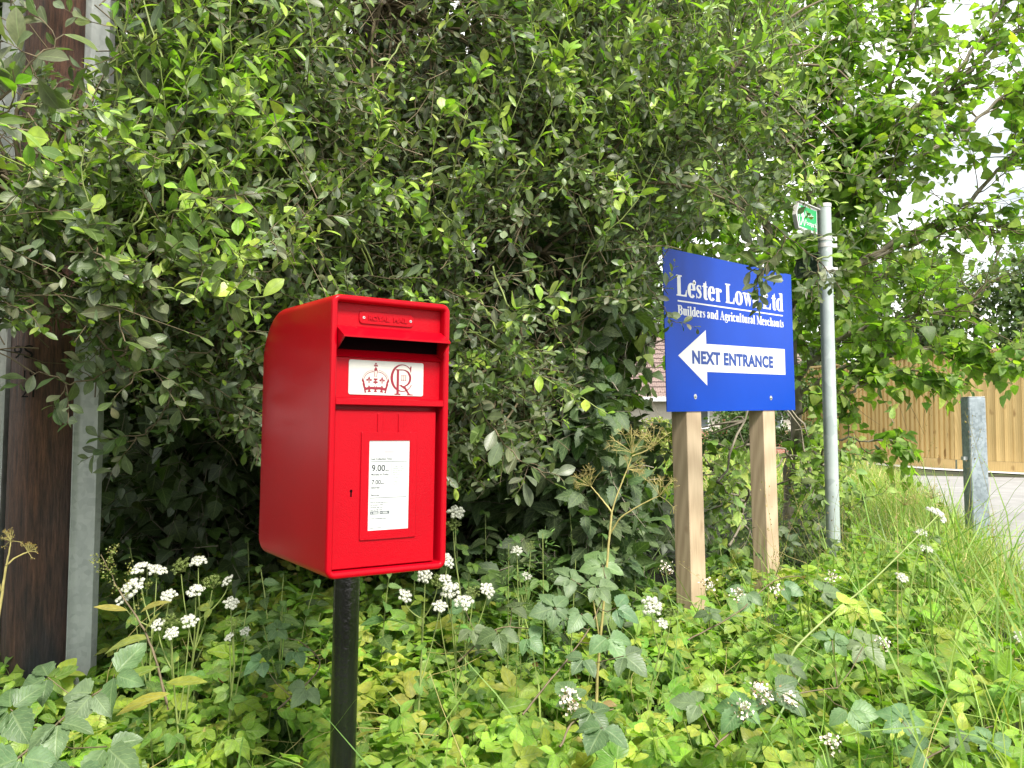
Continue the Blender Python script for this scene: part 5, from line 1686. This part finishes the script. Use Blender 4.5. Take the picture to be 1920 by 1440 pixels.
def build_grass():
    Lv = Leaves()
    n = 27000
    x = RNG.uniform(.2, 5.8, n); y = 1.3 + 9.5 * rnd(n) ** 1.3
    sd = road_sd(x, y)
    ok = in_view(x, y, .3) & (sd < .02) & (sd > -2.1) & (rnd(n) < np.clip((sd + 1.75) / 1.4, .03, 1)) & ((y > 3.4) | (rnd(n) < .8))
    x, y, sd = x[ok], y[ok], sd[ok]; n = len(x)
    z = ground_h(x, y)
    hh = RNG.uniform(.12, .33, n) * (1 - .15 * ss(-.35, 0, sd)) * (1 + .25 * vnoise(x, y, 1.1))
    cl = np.stack([np.sin(x * 9 + y * 5), np.cos(y * 8 - x * 4), 0 * x], 1) * .28       # clumps lean their own way
    d = gauss(n, 3) * A3(.42, .42, 0) + A3(0, 0, 1) + cl
    nn = nrmz(gauss(n, 3) * A3(1, 1, .1))
    cols = [(.22, .34, .075), (.30, .42, .10), (.17, .28, .06), (.42, .42, .15), (.52, .45, .20)]
    Lv.add('blade', np.stack([x, y, z], 1), d, nn, hh, RNG.uniform(.003, .0065, n), palette(cols, n, .15, [.3, .3, .17, .14, .09]))
    n = 7000
    q = RNG.uniform(-3.0, 7.5, n); o_ = -RNG.exponential(.16, n) + .07
    x = 2.1 + .334 * q + .943 * o_; y = 3.5 + .943 * q - .334 * o_
    Lv.add('blade', np.stack([x, y, ground_h(x, y)], 1), gauss(n, 3) * A3(.38, .38, 0) + A3(0, 0, 1), nrmz(gauss(n, 3) * A3(1, 1, .1)), RNG.uniform(.10, .34, n), RNG.uniform(.003, .006, n), palette(cols, n, .15, [.28, .3, .12, .18, .12]))
    # longer loose blades leaning out among the ground plants
    n = 1500
    x = RNG.uniform(-2.0, 3.0, n); y = 1.3 + 3.4 * rnd(n)
    sd = road_sd(x, y)
    ok = in_view(x, y, .1) & (sd < -.05) & (rnd(n) < np.clip((sd + 2.9) / 2.4, .035, 1)); x, y = x[ok], y[ok]; n = len(x)
    Lv.add('blade', np.stack([x, y, ground_h(x, y) + .05], 1), gauss(n, 3) * A3(.5, .5, 0) + A3(0, 0, 1), nrmz(gauss(n, 3) * A3(1, 1, .1)), RNG.uniform(.38, .68, n), RNG.uniform(.005, .009, n),
           palette(cols[:3], n, .15))
    # lawn beyond the hedge
    n = 9000
    x = RNG.uniform(-1, 7, n); y = RNG.uniform(8.5, 16, n); ok = (road_sd(x, y) < -.05); x, y = x[ok], y[ok]; n = len(x)
    Lv.add('blade', np.stack([x, y, ground_h(x, y)], 1), gauss(n, 3) * A3(.35, .35, 0) + A3(0, 0, 1), nrmz(gauss(n, 3)), RNG.uniform(.12, .35, n), RNG.uniform(.012, .025, n), palette(cols, n, .15))
    tag(Lv.build('grass', M['grass']), kind='stuff')
    # flowering grass stalks
    St = Tubes(); Sd = Leaves()
    n = 260
    x = RNG.uniform(.9, 5.0, n); y = RNG.uniform(1.9, 7.5, n); sd = road_sd(x, y)
    ok = (sd < .0) & (sd > -1.3); x, y = x[ok], y[ok]; n = len(x)
    o = np.stack([x, y, ground_h(x, y)], 1)
    P = twigs(o, gauss(n, 3) * A3(.16, .16, 0) + A3(0, 0, 1), RNG.uniform(.45, .85, n), 8, .16, -.08)
    St.add(P, np.linspace(.0012, .0006, 8)[None].repeat(n, 0), 3)
    pos, tan, s = leaf_stations(P, 16, .74)
    N = n * 16
    Sd.add('far', (pos + gauss(n, 16, 3) * .010).reshape(-1, 3), nrmz(tan + gauss(n, 16, 3) * .5).reshape(-1, 3), nrmz(gauss(N, 3)), RNG.uniform(.006, .012, N), .7, palette([(.36, .27, .12), (.30, .24, .10), (.25, .15, .08)], N))
    tag(St.build('grass_stalks', M['dry']), kind='stuff')
    tag(Sd.build('grass_seed_heads', M['grass']), kind='stuff')


# ------------------------------------------------------------------ flowering umbellifers
def head_meshes():
    """a white flower head and a green seed head, radius one"""
    out = {}
    for nm, m, col in (('white', M['petal'], None), ('green', M['umbel_green'], None), ('dry', M['dry'], None)):
        variants = []
        for q in range(3):
            L_ = Leaves(); Tb = Tubes()
            nu = {'white': 19, 'green': 20, 'dry': 13}[nm]
            for i in range(nu):
                a = i * 2.4 + rnd() * .5; r = math.sqrt((i + .5) / nu) * (.88 + .12 * rnd())
                c = A3(r * math.cos(a), r * math.sin(a), .42 * (1 - r * r) + .06 * gauss())
                Tb.add(np.stack([A3(0, 0, -.75), A3(0, 0, -.75) * .5 + c * .45, c])[None], np.array([[.014, .012, .010]]) * (1.8 if nm == 'dry' else 1), 3)
                nf = {'white': 44, 'green': 12, 'dry': 6}[nm]
                e = nrmz(gauss(nf, 3) * A3(1, 1, .6) + A3(0, 0, .55))
                rad = .24 if nm == 'white' else .22
                p = c + e * rad * (.75 + .3 * rnd(nf, 1)) * A3(1, 1, .6)
                sz = .115 if nm == 'white' else .06
                for tt in range(2):
                    L_.add('dot', p, nrmz(np.cross(e, gauss(nf, 3))), e, sz * RNG.uniform(.8, 1.3, nf), 1.0, A3(.8, .8, .8))
                if nm != 'white':
                    t_ = np.linspace(0, 1, 2)[None, :, None]
                    Tb.add(c[None, None] * (1 - t_) + p[:, None] * t_, np.full((nf, 2), .008), 3)
            o1 = L_.build('flower_head', m); o2 = Tb.build('rays', M['shoot'] if nm != 'dry' else M['dry'])
            variants.append((o1, o2))
        out[nm] = variants
    return out


def umbel_plant(base_px, heads, label, leafy=True, dry=False, name='umbellifer', seed=None):
    """base (u,v,Z); heads [(u,v,Z,radius_m,kind)]"""
    b = at(*base_px)
    b[2] = float(ground_h(b[0], b[1]))
    root = thing(name, label, 'wild flower', tuple(b), group='white umbel flowers' if not dry else None)
    St = Tubes(); Lv = Leaves()
    H = [at(h[0], h[1], h[2]) - b for h in heads]
    cen = np.mean(H, 0)
    fork = A3(cen[0] * .75, cen[1] * .75, cen[2] - .11 if not dry else cen[2] * .62)
    t = np.linspace(0, 1, 8)[:, None]
    bend = A3(gauss() * .03, gauss() * .02, 0)
    main = fork * t + bend * np.sin(t * 3.14)
    r = .0032 if not dry else .0040
    St.add(main[None], np.linspace(r, r * .75, 8)[None], 6)
    for i, (h, p) in enumerate(zip(heads, H)):
        j = main[7 - (i % 3)] if not dry else main[7 - (i % 2) * 2]
        rr = h[3]
        stem_top = p - A3(0, 0, rr * .72)
        mid = j * .45 + stem_top * .55 + A3((stem_top[0] - j[0]) * .22, 0, -.01)
        tt = np.linspace(0, 1, 7)[:, None]
        Q = (1 - tt) ** 2 * j + 2 * tt * (1 - tt) * mid + tt * tt * stem_top
        St.add(Q[None], np.linspace(r * .62, r * .42, 7)[None], 5)
        o1, o2 = HEADS[h[4]][RNG.integers(3)]
        a = o1.copy(); COL.objects.link(a); a.parent = root; a.location = tuple(p)
        a.scale = (rr, rr, rr); a.rotation_mode = 'ZYX'; a.rotation_euler = (R(38) + gauss() * .2, gauss() * .25, rnd() * 6.28)
        a.name = 'flower_head' if h[4] == 'white' else 'seed_head'
        c = o2.copy(); COL.objects.link(c); c.parent = a; c.name = 'rays'
    if leafy:
        m = 7
        c = main[RNG.integers(3, 8, m)] + gauss(m, 3) * A3(.035, .03, .02)
        compound(Lv, c, rnd(m) * 6.28, gauss(m, 3) * .3 + A3(0, -.4, 0), np.full(m, .038), 'ov', [(.12, .22, .05), (.15, .26, .055)], 3)
        Lv.build('leaves', M['cover'], root)
    St.build('stem', M['dry'] if dry else M['shoot'], root)
    return root


def dead_hogweed(label, Z, stems, umbels):
    """dry branching stalk with spidery bare umbels: (u, v, size in photo pixels, lean in degrees)"""
    b = at(*stems[0][0], Z); b[2] = float(ground_h(b[0], b[1]))
    root = thing('dead_hogweed', label, 'dead plant', tuple(b))
    St = Tubes()
    for i, pl in enumerate(stems):
        a = np.array(pl, float)
        p = at(a[:, 0], a[:, 1], Z + np.linspace(0, (i % 3 - 1) * .06, len(pl)) * (i > 0)) - b
        if i == 0: p = np.concatenate([[A3(0, 0, 0)], p])
        limb(St, p, (.0042 if i == 0 else .0025), (.0030 if i == 0 else .0015), 6, 5, .001)
    St.build('stem', M['dry'], root)
    for (u, v, sz, an) in umbels:
        U = Tubes(); Sd = Leaves()
        p = at(u, v, Z); r = sz * Z / FPX
        ax = nrmz(A3(math.sin(R(an)), -.15, math.cos(R(an))))
        for k in range(15):
            d = nrmz(ax * .75 + gauss(3) * .48)
            q = p + d * r * RNG.uniform(.75, 1.1)
            t = np.linspace(0, 1, 4)[:, None]
            U.add((p * (1 - t) + q * t + ax * .06 * r * np.sin(t * 3.14) - b)[None], np.full((1, 4), .00065), 4)
            m = 8
            e = q + nrmz(d * .8 + gauss(m, 3) * .6) * r * RNG.uniform(.16, .32, (m, 1))
            U.add(np.stack([np.repeat(q[None], m, 0), e], 1) - b, np.full((m, 2), .0004), 3)
            Sd.add('far', e - b, nrmz(e - q), nrmz(gauss(m, 3)), RNG.uniform(.0018, .0038, m), 1.1, palette([(.42, .30, .10), (.34, .22, .08)], m))
        o = U.build('seed_head', M['dry'], root); Sd.build('seeds', M['grass'], o)


def build_flowers():
    global HEADS
    HEADS = head_meshes()
    w, g = 'white', 'green'
    k = 1 / FPX
    r = lambda px, Z: px * Z * k
    Z = 2.25
    umbel_plant((330, 1260, Z), [(263, 1067, Z, r(17, Z), w), (294, 1071, Z, r(17, Z), w), (250, 1101, Z - .03, r(20, Z), w), (234, 1124, Z, r(17, Z), w), (316, 1119, Z - .05, r(15, Z), w)],
                'five white flower heads nearest the cable guard')
    Z = 2.3
    umbel_plant((360, 1290, Z), [(372, 1054, Z, r(15, Z), w), (340, 1062, Z, r(20, Z), g), (367, 1109, Z - .05, r(16, Z), w), (428, 1090, Z, r(13, Z), w), (398, 1092, Z, r(20, Z), g)],
                'white flowers with two green seed heads amid the clump left of the box')
    umbel_plant((440, 1310, Z), [(433, 1132, Z, r(14, Z), w), (431, 1195, Z, r(10, Z), w), (460, 1185, Z, r(10, Z), w), (438, 1168, Z, r(18, Z), g)],
                'slender white-flowered plant closest to the left side of the letter box')
    Z = 2.2
    umbel_plant((320, 1330, Z), [(297, 1172, Z, r(13, Z), w), (322, 1189, Z - .03, r(14, Z), w), (355, 1165, Z, r(15, Z), w), (321, 1166, Z, r(18, Z), g)],
                'lowest three white flower heads left of the letter box')
    Z = 2.35
    umbel_plant((760, 1300, Z), [(759, 1118, Z, r(14, Z), w), (797, 1079, Z, r(14, Z), w), (838, 1052, Z + .1, r(15, Z), w), (820, 1090, Z, r(16, Z), g)],
                'white flowers just below the right corner of the letter box')
    umbel_plant((830, 1330, Z), [(834, 1087, Z, r(12, Z), w), (845, 1107, Z - .04, r(17, Z), w), (824, 1138, Z - .05, r(14, Z), w), (869, 1130, Z - .05, r(18, Z), w), (913, 1107, Z, r(15, Z), w), (886, 1113, Z, r(18, Z), g)],
                'fullest clump of white flowers right of the black post')
    Z = 2.8
    umbel_plant((960, 1260, Z), [(969, 1033, Z, r(11, Z), w), (987, 1081, Z, r(10, Z), w), (995, 1025, Z + .05, r(13, Z), g)],
                'pair of small white flower heads among the thistles')
    umbel_plant((850, 1260, Z), [(855, 962, Z, r(16, Z), w), (850, 985, Z, r(16, Z), g)], 'white and green head touching the right edge of the letter box')
    Z = 2.55
    umbel_plant((1225, 1330, Z), [(1222, 1137, Z, r(20, Z), w), (1241, 1170, Z, r(12, Z), w), (1258, 1150, Z, r(14, Z), g)], 'white flower head at the foot of the left timber post')
    Z = 3.4
    umbel_plant((1735, 1150, Z), [(1755, 966, Z, r(20, Z), w), (1727, 1000, Z, r(11, Z), w), (1736, 1030, Z, r(13, Z), w), (1700, 937, Z, r(22, Z), 'dry'), (1745, 925, Z, r(22, Z), 'dry')],
                'white and straw-coloured flower heads in the grass before the gate post')
    Z = 2.9
    umbel_plant((1690, 1220, Z), [(1690, 1084, Z, r(12, Z), w)], 'lone small white flower head low in the grass')
    umbel_plant((1915, 1320, 2.5), [(1912, 1195, 2.5, r(12, 2.5), w)], 'white flower head at the right edge of the verge')
    # dead hogweed
    Z = 2.35
    dead_hogweed('tall dead straw-coloured hogweed left of the timber posts', 2.35,
                 [[(1118, 1330), (1122, 1240), (1132, 1130), (1143, 1000), (1147, 960)], [(1147, 960), (1160, 920), (1176, 880), (1185, 855)], [(1147, 960), (1125, 932), (1108, 912)],
                  [(1145, 1000), (1165, 970), (1205, 945), (1235, 930)], [(1185, 855), (1205, 848), (1222, 838)], [(1125, 1200), (1112, 1120), (1110, 1060)]],
                 [(1186, 850, 42, -10), (1224, 838, 34, 10), (1108, 912, 34, -45), (1236, 930, 36, 20), (1176, 880, 26, 60)])
    dead_hogweed('dead straw-coloured hogweed at the foot of the wooden pole', 2.1,
                 [[(-22, 1330), (-8, 1200), (4, 1110), (12, 1060)], [(12, 1060), (18, 1030), (20, 1015)], [(12, 1060), (30, 1045), (52, 1035)], [(4, 1110), (-12, 1070), (-20, 1050)]],
                 [(20, 1015, 18, -20), (52, 1035, 15, 40), (-18, 1048, 16, -40)])
    # leaning green hogweed stem
    b = at(1475, 1260, 2.3); root = thing('hogweed_stalk', 'long green hogweed stalk leaning right across the verge', 'wild plant', tuple(b))
    St = Tubes(); pts = at([1475, 1492, 1560, 1640, 1760], [1262, 1215, 1150, 1085, 965], [2.3, 2.32, 2.38, 2.5, 2.7]) - b
    limb(St, pts, .0042, .0020, 7, 5, .001)
    St.build('stem', M['shoot'], root)
    Lv = Leaves(); c = at([1590, 1605, 1625], [1135, 1140, 1150], [2.4, 2.4, 2.4]) - b
    compound(Lv, c, A3(-.5, -.9, 0), gauss(3, 3) * .2 + A3(0, -.6, 0), A3(.055, .06, .055), 'ov', YOUNG, 5)
    Lv.build('leaves', M['cover'], root)
    a = HEADS['dry'][0][0].copy(); COL.objects.link(a); a.parent = root; a.name = 'seed_head'; a.location = tuple(pts[-1] + A3(0, 0, .02)); a.scale = (.03,) * 3
    for vs in HEADS.values():
        for o1, o2 in vs:
            bpy.data.objects.remove(o1); bpy.data.objects.remove(o2)


# ------------------------------------------------------------------ nettles, thistles, brambles
def build_herbs():
    def nettle(u, v, Z, h, label):
        b = at(u, v, Z); top = b[2]; b[2] = float(ground_h(b[0], b[1])); h = max(.2, top - b[2])
        root = thing('nettle', label, 'wild plant', tuple(b), group='nettles in the shade')
        St = Tubes(); Lv = Leaves()
        t = np.linspace(0, 1, 9)[:, None]
        P = A3(gauss() * .05, gauss() * .05, h) * t + A3(gauss(), gauss(), 0) * .03 * np.sin(t * 3)
        St.add(P[None], np.linspace(.003, .0015, 9)[None], 5)
        for k in range(10):
            q = .28 + .72 * k / 9
            p = P[0] + np.array([np.interp(q, t[:, 0], P[:, i]) for i in range(3)])
            a = k * 1.57 + rnd() * .4
            for s in (0, math.pi):
                d = A3(math.cos(a + s), math.sin(a + s), -.05)
                Lv.add('net', p[None], d[None], A3(0, -.25, 1)[None] + gauss(1, 3) * .3, A3(.115 * (1 - .62 * max(0, q - .45) / .55) * (1 + .1 * gauss())), A3(1.), palette([(.08, .15, .04), (.10, .18, .045), (.065, .125, .035)], 1))
        St.build('stem', M['shoot'], root); Lv.build('leaves', M['nettle'], root)
    spots = [(250, 1010, 3.0), (285, 1060, 2.7), (400, 1120, 2.8), (455, 1060, 2.9), (500, 1130, 2.6), (535, 1080, 2.8), (575, 1150, 2.6), (600, 1090, 2.9), (480, 1010, 3.2),
             (715, 1060, 2.8), (770, 1020, 3.0), (880, 1000, 3.1), (900, 1060, 2.8), (940, 960, 3.3), (1010, 1000, 3.1), (1060, 940, 3.3), (1120, 1000, 3.1), (1165, 960, 3.4), (1210, 930, 3.5), (1330, 1010, 4.4), (1380, 1050, 4.3)]
    where = ['beside the cable guard', 'behind the flowers by the cable guard', 'behind the middle of the left flower clump', 'just right of the left flower clump', 'left of the letter box near its lower corner',
             'under the left corner of the letter box', 'just left of the black post', 'behind the black post', 'deep in shade left of the letter box', 'right of the black post, under the box', 'under the right corner of the box',
             'right of the letter box at its foot', 'among the thistles right of the box', 'deep in shade right of the letter box', 'in shade left of the dead hogweed', 'behind the dead hogweed', 'beside the dead hogweed stem',
             'between the dead hogweed and the timber posts', 'touching the left timber post', 'between the two timber posts', 'in front of the right timber post']
    for (u, v, Z), wl in zip(spots, where):
        nettle(u, v, Z, .5, 'green nettle ' + wl)

    def thistle(u, v, Z, label):
        b = at(u, v, Z); top = b[2]; b[2] = float(ground_h(b[0], b[1])); h = top - b[2]
        root = thing('thistle', label, 'wild plant', tuple(b), group='feathery thistles')
        St = Tubes(); Lv = Leaves()
        t = np.linspace(0, 1, 8)[:, None]
        St.add((A3(gauss() * .03, 0, h) * t)[None], np.linspace(.003, .0015, 8)[None], 5)
        m = 150; q = .3 + .7 * rnd(m)
        a = rnd(m) * 6.28
        d = np.stack([np.cos(a), np.sin(a), .5 + .4 * gauss(m)], 1)
        Lv.add('lan', A3(0, 0, h) * q[:, None] + nrmz(d) * (.035 * rnd(m, 1)), d, nrmz(gauss(m, 3) * .5 + A3(0, 0, 1)), RNG.uniform(.02, .05, m) * (1.2 - .6 * q), .75, palette([(.10, .19, .05), (.14, .25, .06)], m))
        St.build('stem', M['shoot'], root); Lv.build('leaves', M['nettle'], root)
    for (u, v, Z), l in zip([(950, 1020, 2.7), (1022, 1000, 2.75), (985, 1060, 2.6), (1055, 1050, 2.7)], ['tallest-left', 'tallest-right', 'short', 'outer right']):
        thistle(u, v, Z, {'tallest-left': 'feathery green thistle nearest the letter box', 'tallest-right': 'tallest feathery green thistle of the four', 'short': 'low feathery thistle in front of the others', 'outer right': 'feathery thistle closest to the dead hogweed'}[l])

    def bramble(pl, nodes, size, label, flowers=()):
        a = np.array(pl, float)
        pts = at(a[:, 0], a[:, 1], a[:, 2]); b = pts[0].copy()
        root = thing('bramble', label, 'bramble', tuple(b), group='brambles in the ground cover')
        St = Tubes(); Lv = Leaves()
        P = limb(St, pts - b, .0028, .0014, 5, 6, .002)
        for (u, v, Z, yaw) in nodes:
            p = at(u, v, Z) - b
            q = P[np.argmin(np.linalg.norm(P - p, axis=1))]
            St.add(np.stack([q, (q + p) / 2 + A3(0, 0, -.01), p])[None], np.full((1, 3), .0012), 4)
            compound(Lv, p[None], A3(yaw), gauss(1, 3) * .15 + A3(0, -.75, 0)[None], A3(size * (1 + .12 * gauss())), 'bram', BRAM, 3 if rnd() < .6 else 5, (0, 1.25, -1.25, 2.35, -2.35))
        St.build('stem', M['twig'], root); Lv.build('leaves', M['bramble'], root)
        if flowers:
            F = Leaves(); Br = Leaves()
            for (u, v, Z) in flowers:
                p = at(u, v, Z) - b
                m = 46
                F.add('dot', p + gauss(m, 3) * .0095, nrmz(gauss(m, 3)), nrmz(gauss(m, 3) + A3(0, -.5, 1)), RNG.uniform(.005, .010, m), 1., A3(.7, .6, .6))
                Br.add('dot', p + gauss(30, 3) * .012 - A3(0, -.004, .006), nrmz(gauss(30, 3)), nrmz(gauss(30, 3)), RNG.uniform(.004, .008, 30), 1., palette([(.30, .20, .10), (.22, .22, .07)], 30))
            F.build('blossom', M['bramble_flower'], root); Br.build('buds', M['grass'], root)
    pi = math.pi
    bramble([(-40, 1480, 1.55), (60, 1400, 1.6), (150, 1320, 1.7), (230, 1270, 1.8)],
            [(40, 1420, 1.5, -1.5), (110, 1355, 1.55, -1.2), (175, 1300, 1.65, -2.0), (215, 1265, 1.75, -.4), (90, 1270, 1.75, -2.6), (200, 1400, 1.5, -.8), (20, 1330, 1.65, pi), (140, 1440, 1.45, -1.6)], .074,
            'dark-leaved bramble in the lower left corner')
    bramble([(980, 1340, 2.0), (1060, 1240, 2.1), (1110, 1170, 2.2), (1140, 1090, 2.3)],
            [(1070, 1085, 2.3, 2.4), (1120, 1100, 2.25, .3), (1090, 1150, 2.2, -1.8), (1155, 1140, 2.2, -.3), (1140, 1195, 2.1, -1.2), (1095, 1235, 2.05, -2.2), (1170, 1230, 2.0, -.8), (1040, 1140, 2.2, -2.8), (1130, 1060, 2.35, 1.2)], .060,
            'large-leaved grey-green bramble at the foot of the dead hogweed')
    bramble([(860, 1240, 2.3), (930, 1180, 2.3), (1000, 1180, 2.3)], [(885, 1180, 2.3, -1.2), (935, 1185, 2.25, -1.7), (990, 1195, 2.2, -.9), (960, 1140, 2.35, .5), (870, 1140, 2.4, 2.2)], .055,
            'bramble in shade right of the black post')
    bramble([(1290, 1200, 2.6), (1380, 1150, 2.7), (1450, 1090, 2.8), (1500, 1080, 2.8)], [(1330, 1150, 2.65, -1.), (1400, 1110, 2.75, -2.), (1470, 1100, 2.8, -.7), (1540, 1110, 2.8, 0.3)], .058,
            'flowering bramble around the foot of the timber posts', [(1250, 1065, 2.75), (1330, 1095, 2.7), (1385, 1110, 2.7), (1455, 1105, 2.75), (1560, 1080, 2.9)])
    bramble([(1340, 1400, 1.9), (1420, 1330, 2.0), (1500, 1300, 2.05), (1570, 1290, 2.1)], [(1390, 1330, 1.95, -2.2), (1450, 1290, 2.0, -1.), (1560, 1200, 2.3, .2), (1620, 1210, 2.3, -1.), (1480, 1250, 2.1, .9), (1310, 1320, 1.95, 2.8), (1590, 1330, 2.0, -1.6)], .058,
            'flowering bramble in the middle of the verge', [(1420, 1290, 1.97), (1435, 1305, 1.95), (1480, 1310, 1.97), (1395, 1330, 1.93), (1655, 1205, 2.3), (1560, 1390, 1.85)])
    bramble([(1050, 1400, 1.75), (1080, 1350, 1.8), (1150, 1330, 1.85)], [(1110, 1335, 1.8, -.9), (1130, 1365, 1.75, -2.0), (1075, 1310, 1.85, 2.)], .05, 'short bramble with one white flower spike near the bottom edge', [(1066, 1305, 1.85), (1070, 1320, 1.84)])
    bramble([(1700, 1440, 1.8), (1780, 1400, 1.85), (1860, 1360, 1.95)], [(1790, 1380, 1.85, -1.), (1860, 1390, 1.85, -2.), (1730, 1410, 1.8, 2.9), (1690, 1350, 1.9, 1.4)], .05, 'bramble in the lower right corner of the verge')
    bramble([(520, 1330, 2.1), (600, 1250, 2.2), (560, 1200, 2.3)], [(490, 1240, 2.15, -2.4), (555, 1220, 2.2, -1.), (575, 1290, 2.0, -1.8), (520, 1180, 2.3, 1.8)], .05, 'dark bramble left of the black post')
    # yellowing dock left of the flowers
    b = at(310, 1330, 2.0); b[2] = float(ground_h(b[0], b[1]))
    root = thing('dock', 'yellowing dock with greenish seed spikes beside the cable guard', 'wild plant', tuple(b))
    St = Tubes(); Lv = Leaves(); Sd = Leaves()
    P = limb(St, at([315, 290, 265, 225, 190], [1330, 1230, 1170, 1110, 1040], [2.0, 2.03, 2.06, 2.1, 2.1]) - b, .0035, .0012, 6, 5, .002)
    for (u, v, Z, dx, dz, s) in ((285, 1195, 2.05, -1, .0, .11), (270, 1185, 2.05, .5, .6, .07), (300, 1250, 2.0, -.9, -.2, .12), (310, 1280, 2.0, .8, .1, .11), (240, 1145, 2.08, -1, .2, .08), (262, 1150, 2.08, .6, .5, .08), (320, 1300, 1.95, -.6, -.1, .12)):
        Lv.add('lan', (at(u, v, Z) - b)[None], A3(dx, -.2, dz)[None], A3(0, -.5, 1)[None], A3(s), A3(1.1), palette([(.24, .27, .05), (.18, .24, .05), (.30, .27, .06)], 1))
    for (u, v, du, dv) in ((225, 1110, -60, -60), (215, 1090, -10, -60), (235, 1120, 10, -70), (250, 1150, 30, -60), (205, 1070, -30, -30), (200, 1060, 20, -40)):
        q = rnd(70); pp = at(u + du * q, v + dv * q, np.full(70, 2.1)) - b
        Sd.add('dot', pp + gauss(70, 3) * .004, nrmz(gauss(70, 3)), nrmz(gauss(70, 3)), RNG.uniform(.003, .006, 70), 1., palette([(.22, .26, .07), (.28, .27, .09)], 70))
    St.build('stem', M['twig'], root); Lv.build('leaves', M['cover'], root); Sd.build('seed_spikes', M['grass'], root)


build_far()
build_trees()
build_hazel()
build_willow()
build_cover()
build_grass()
build_flowers()
build_herbs()
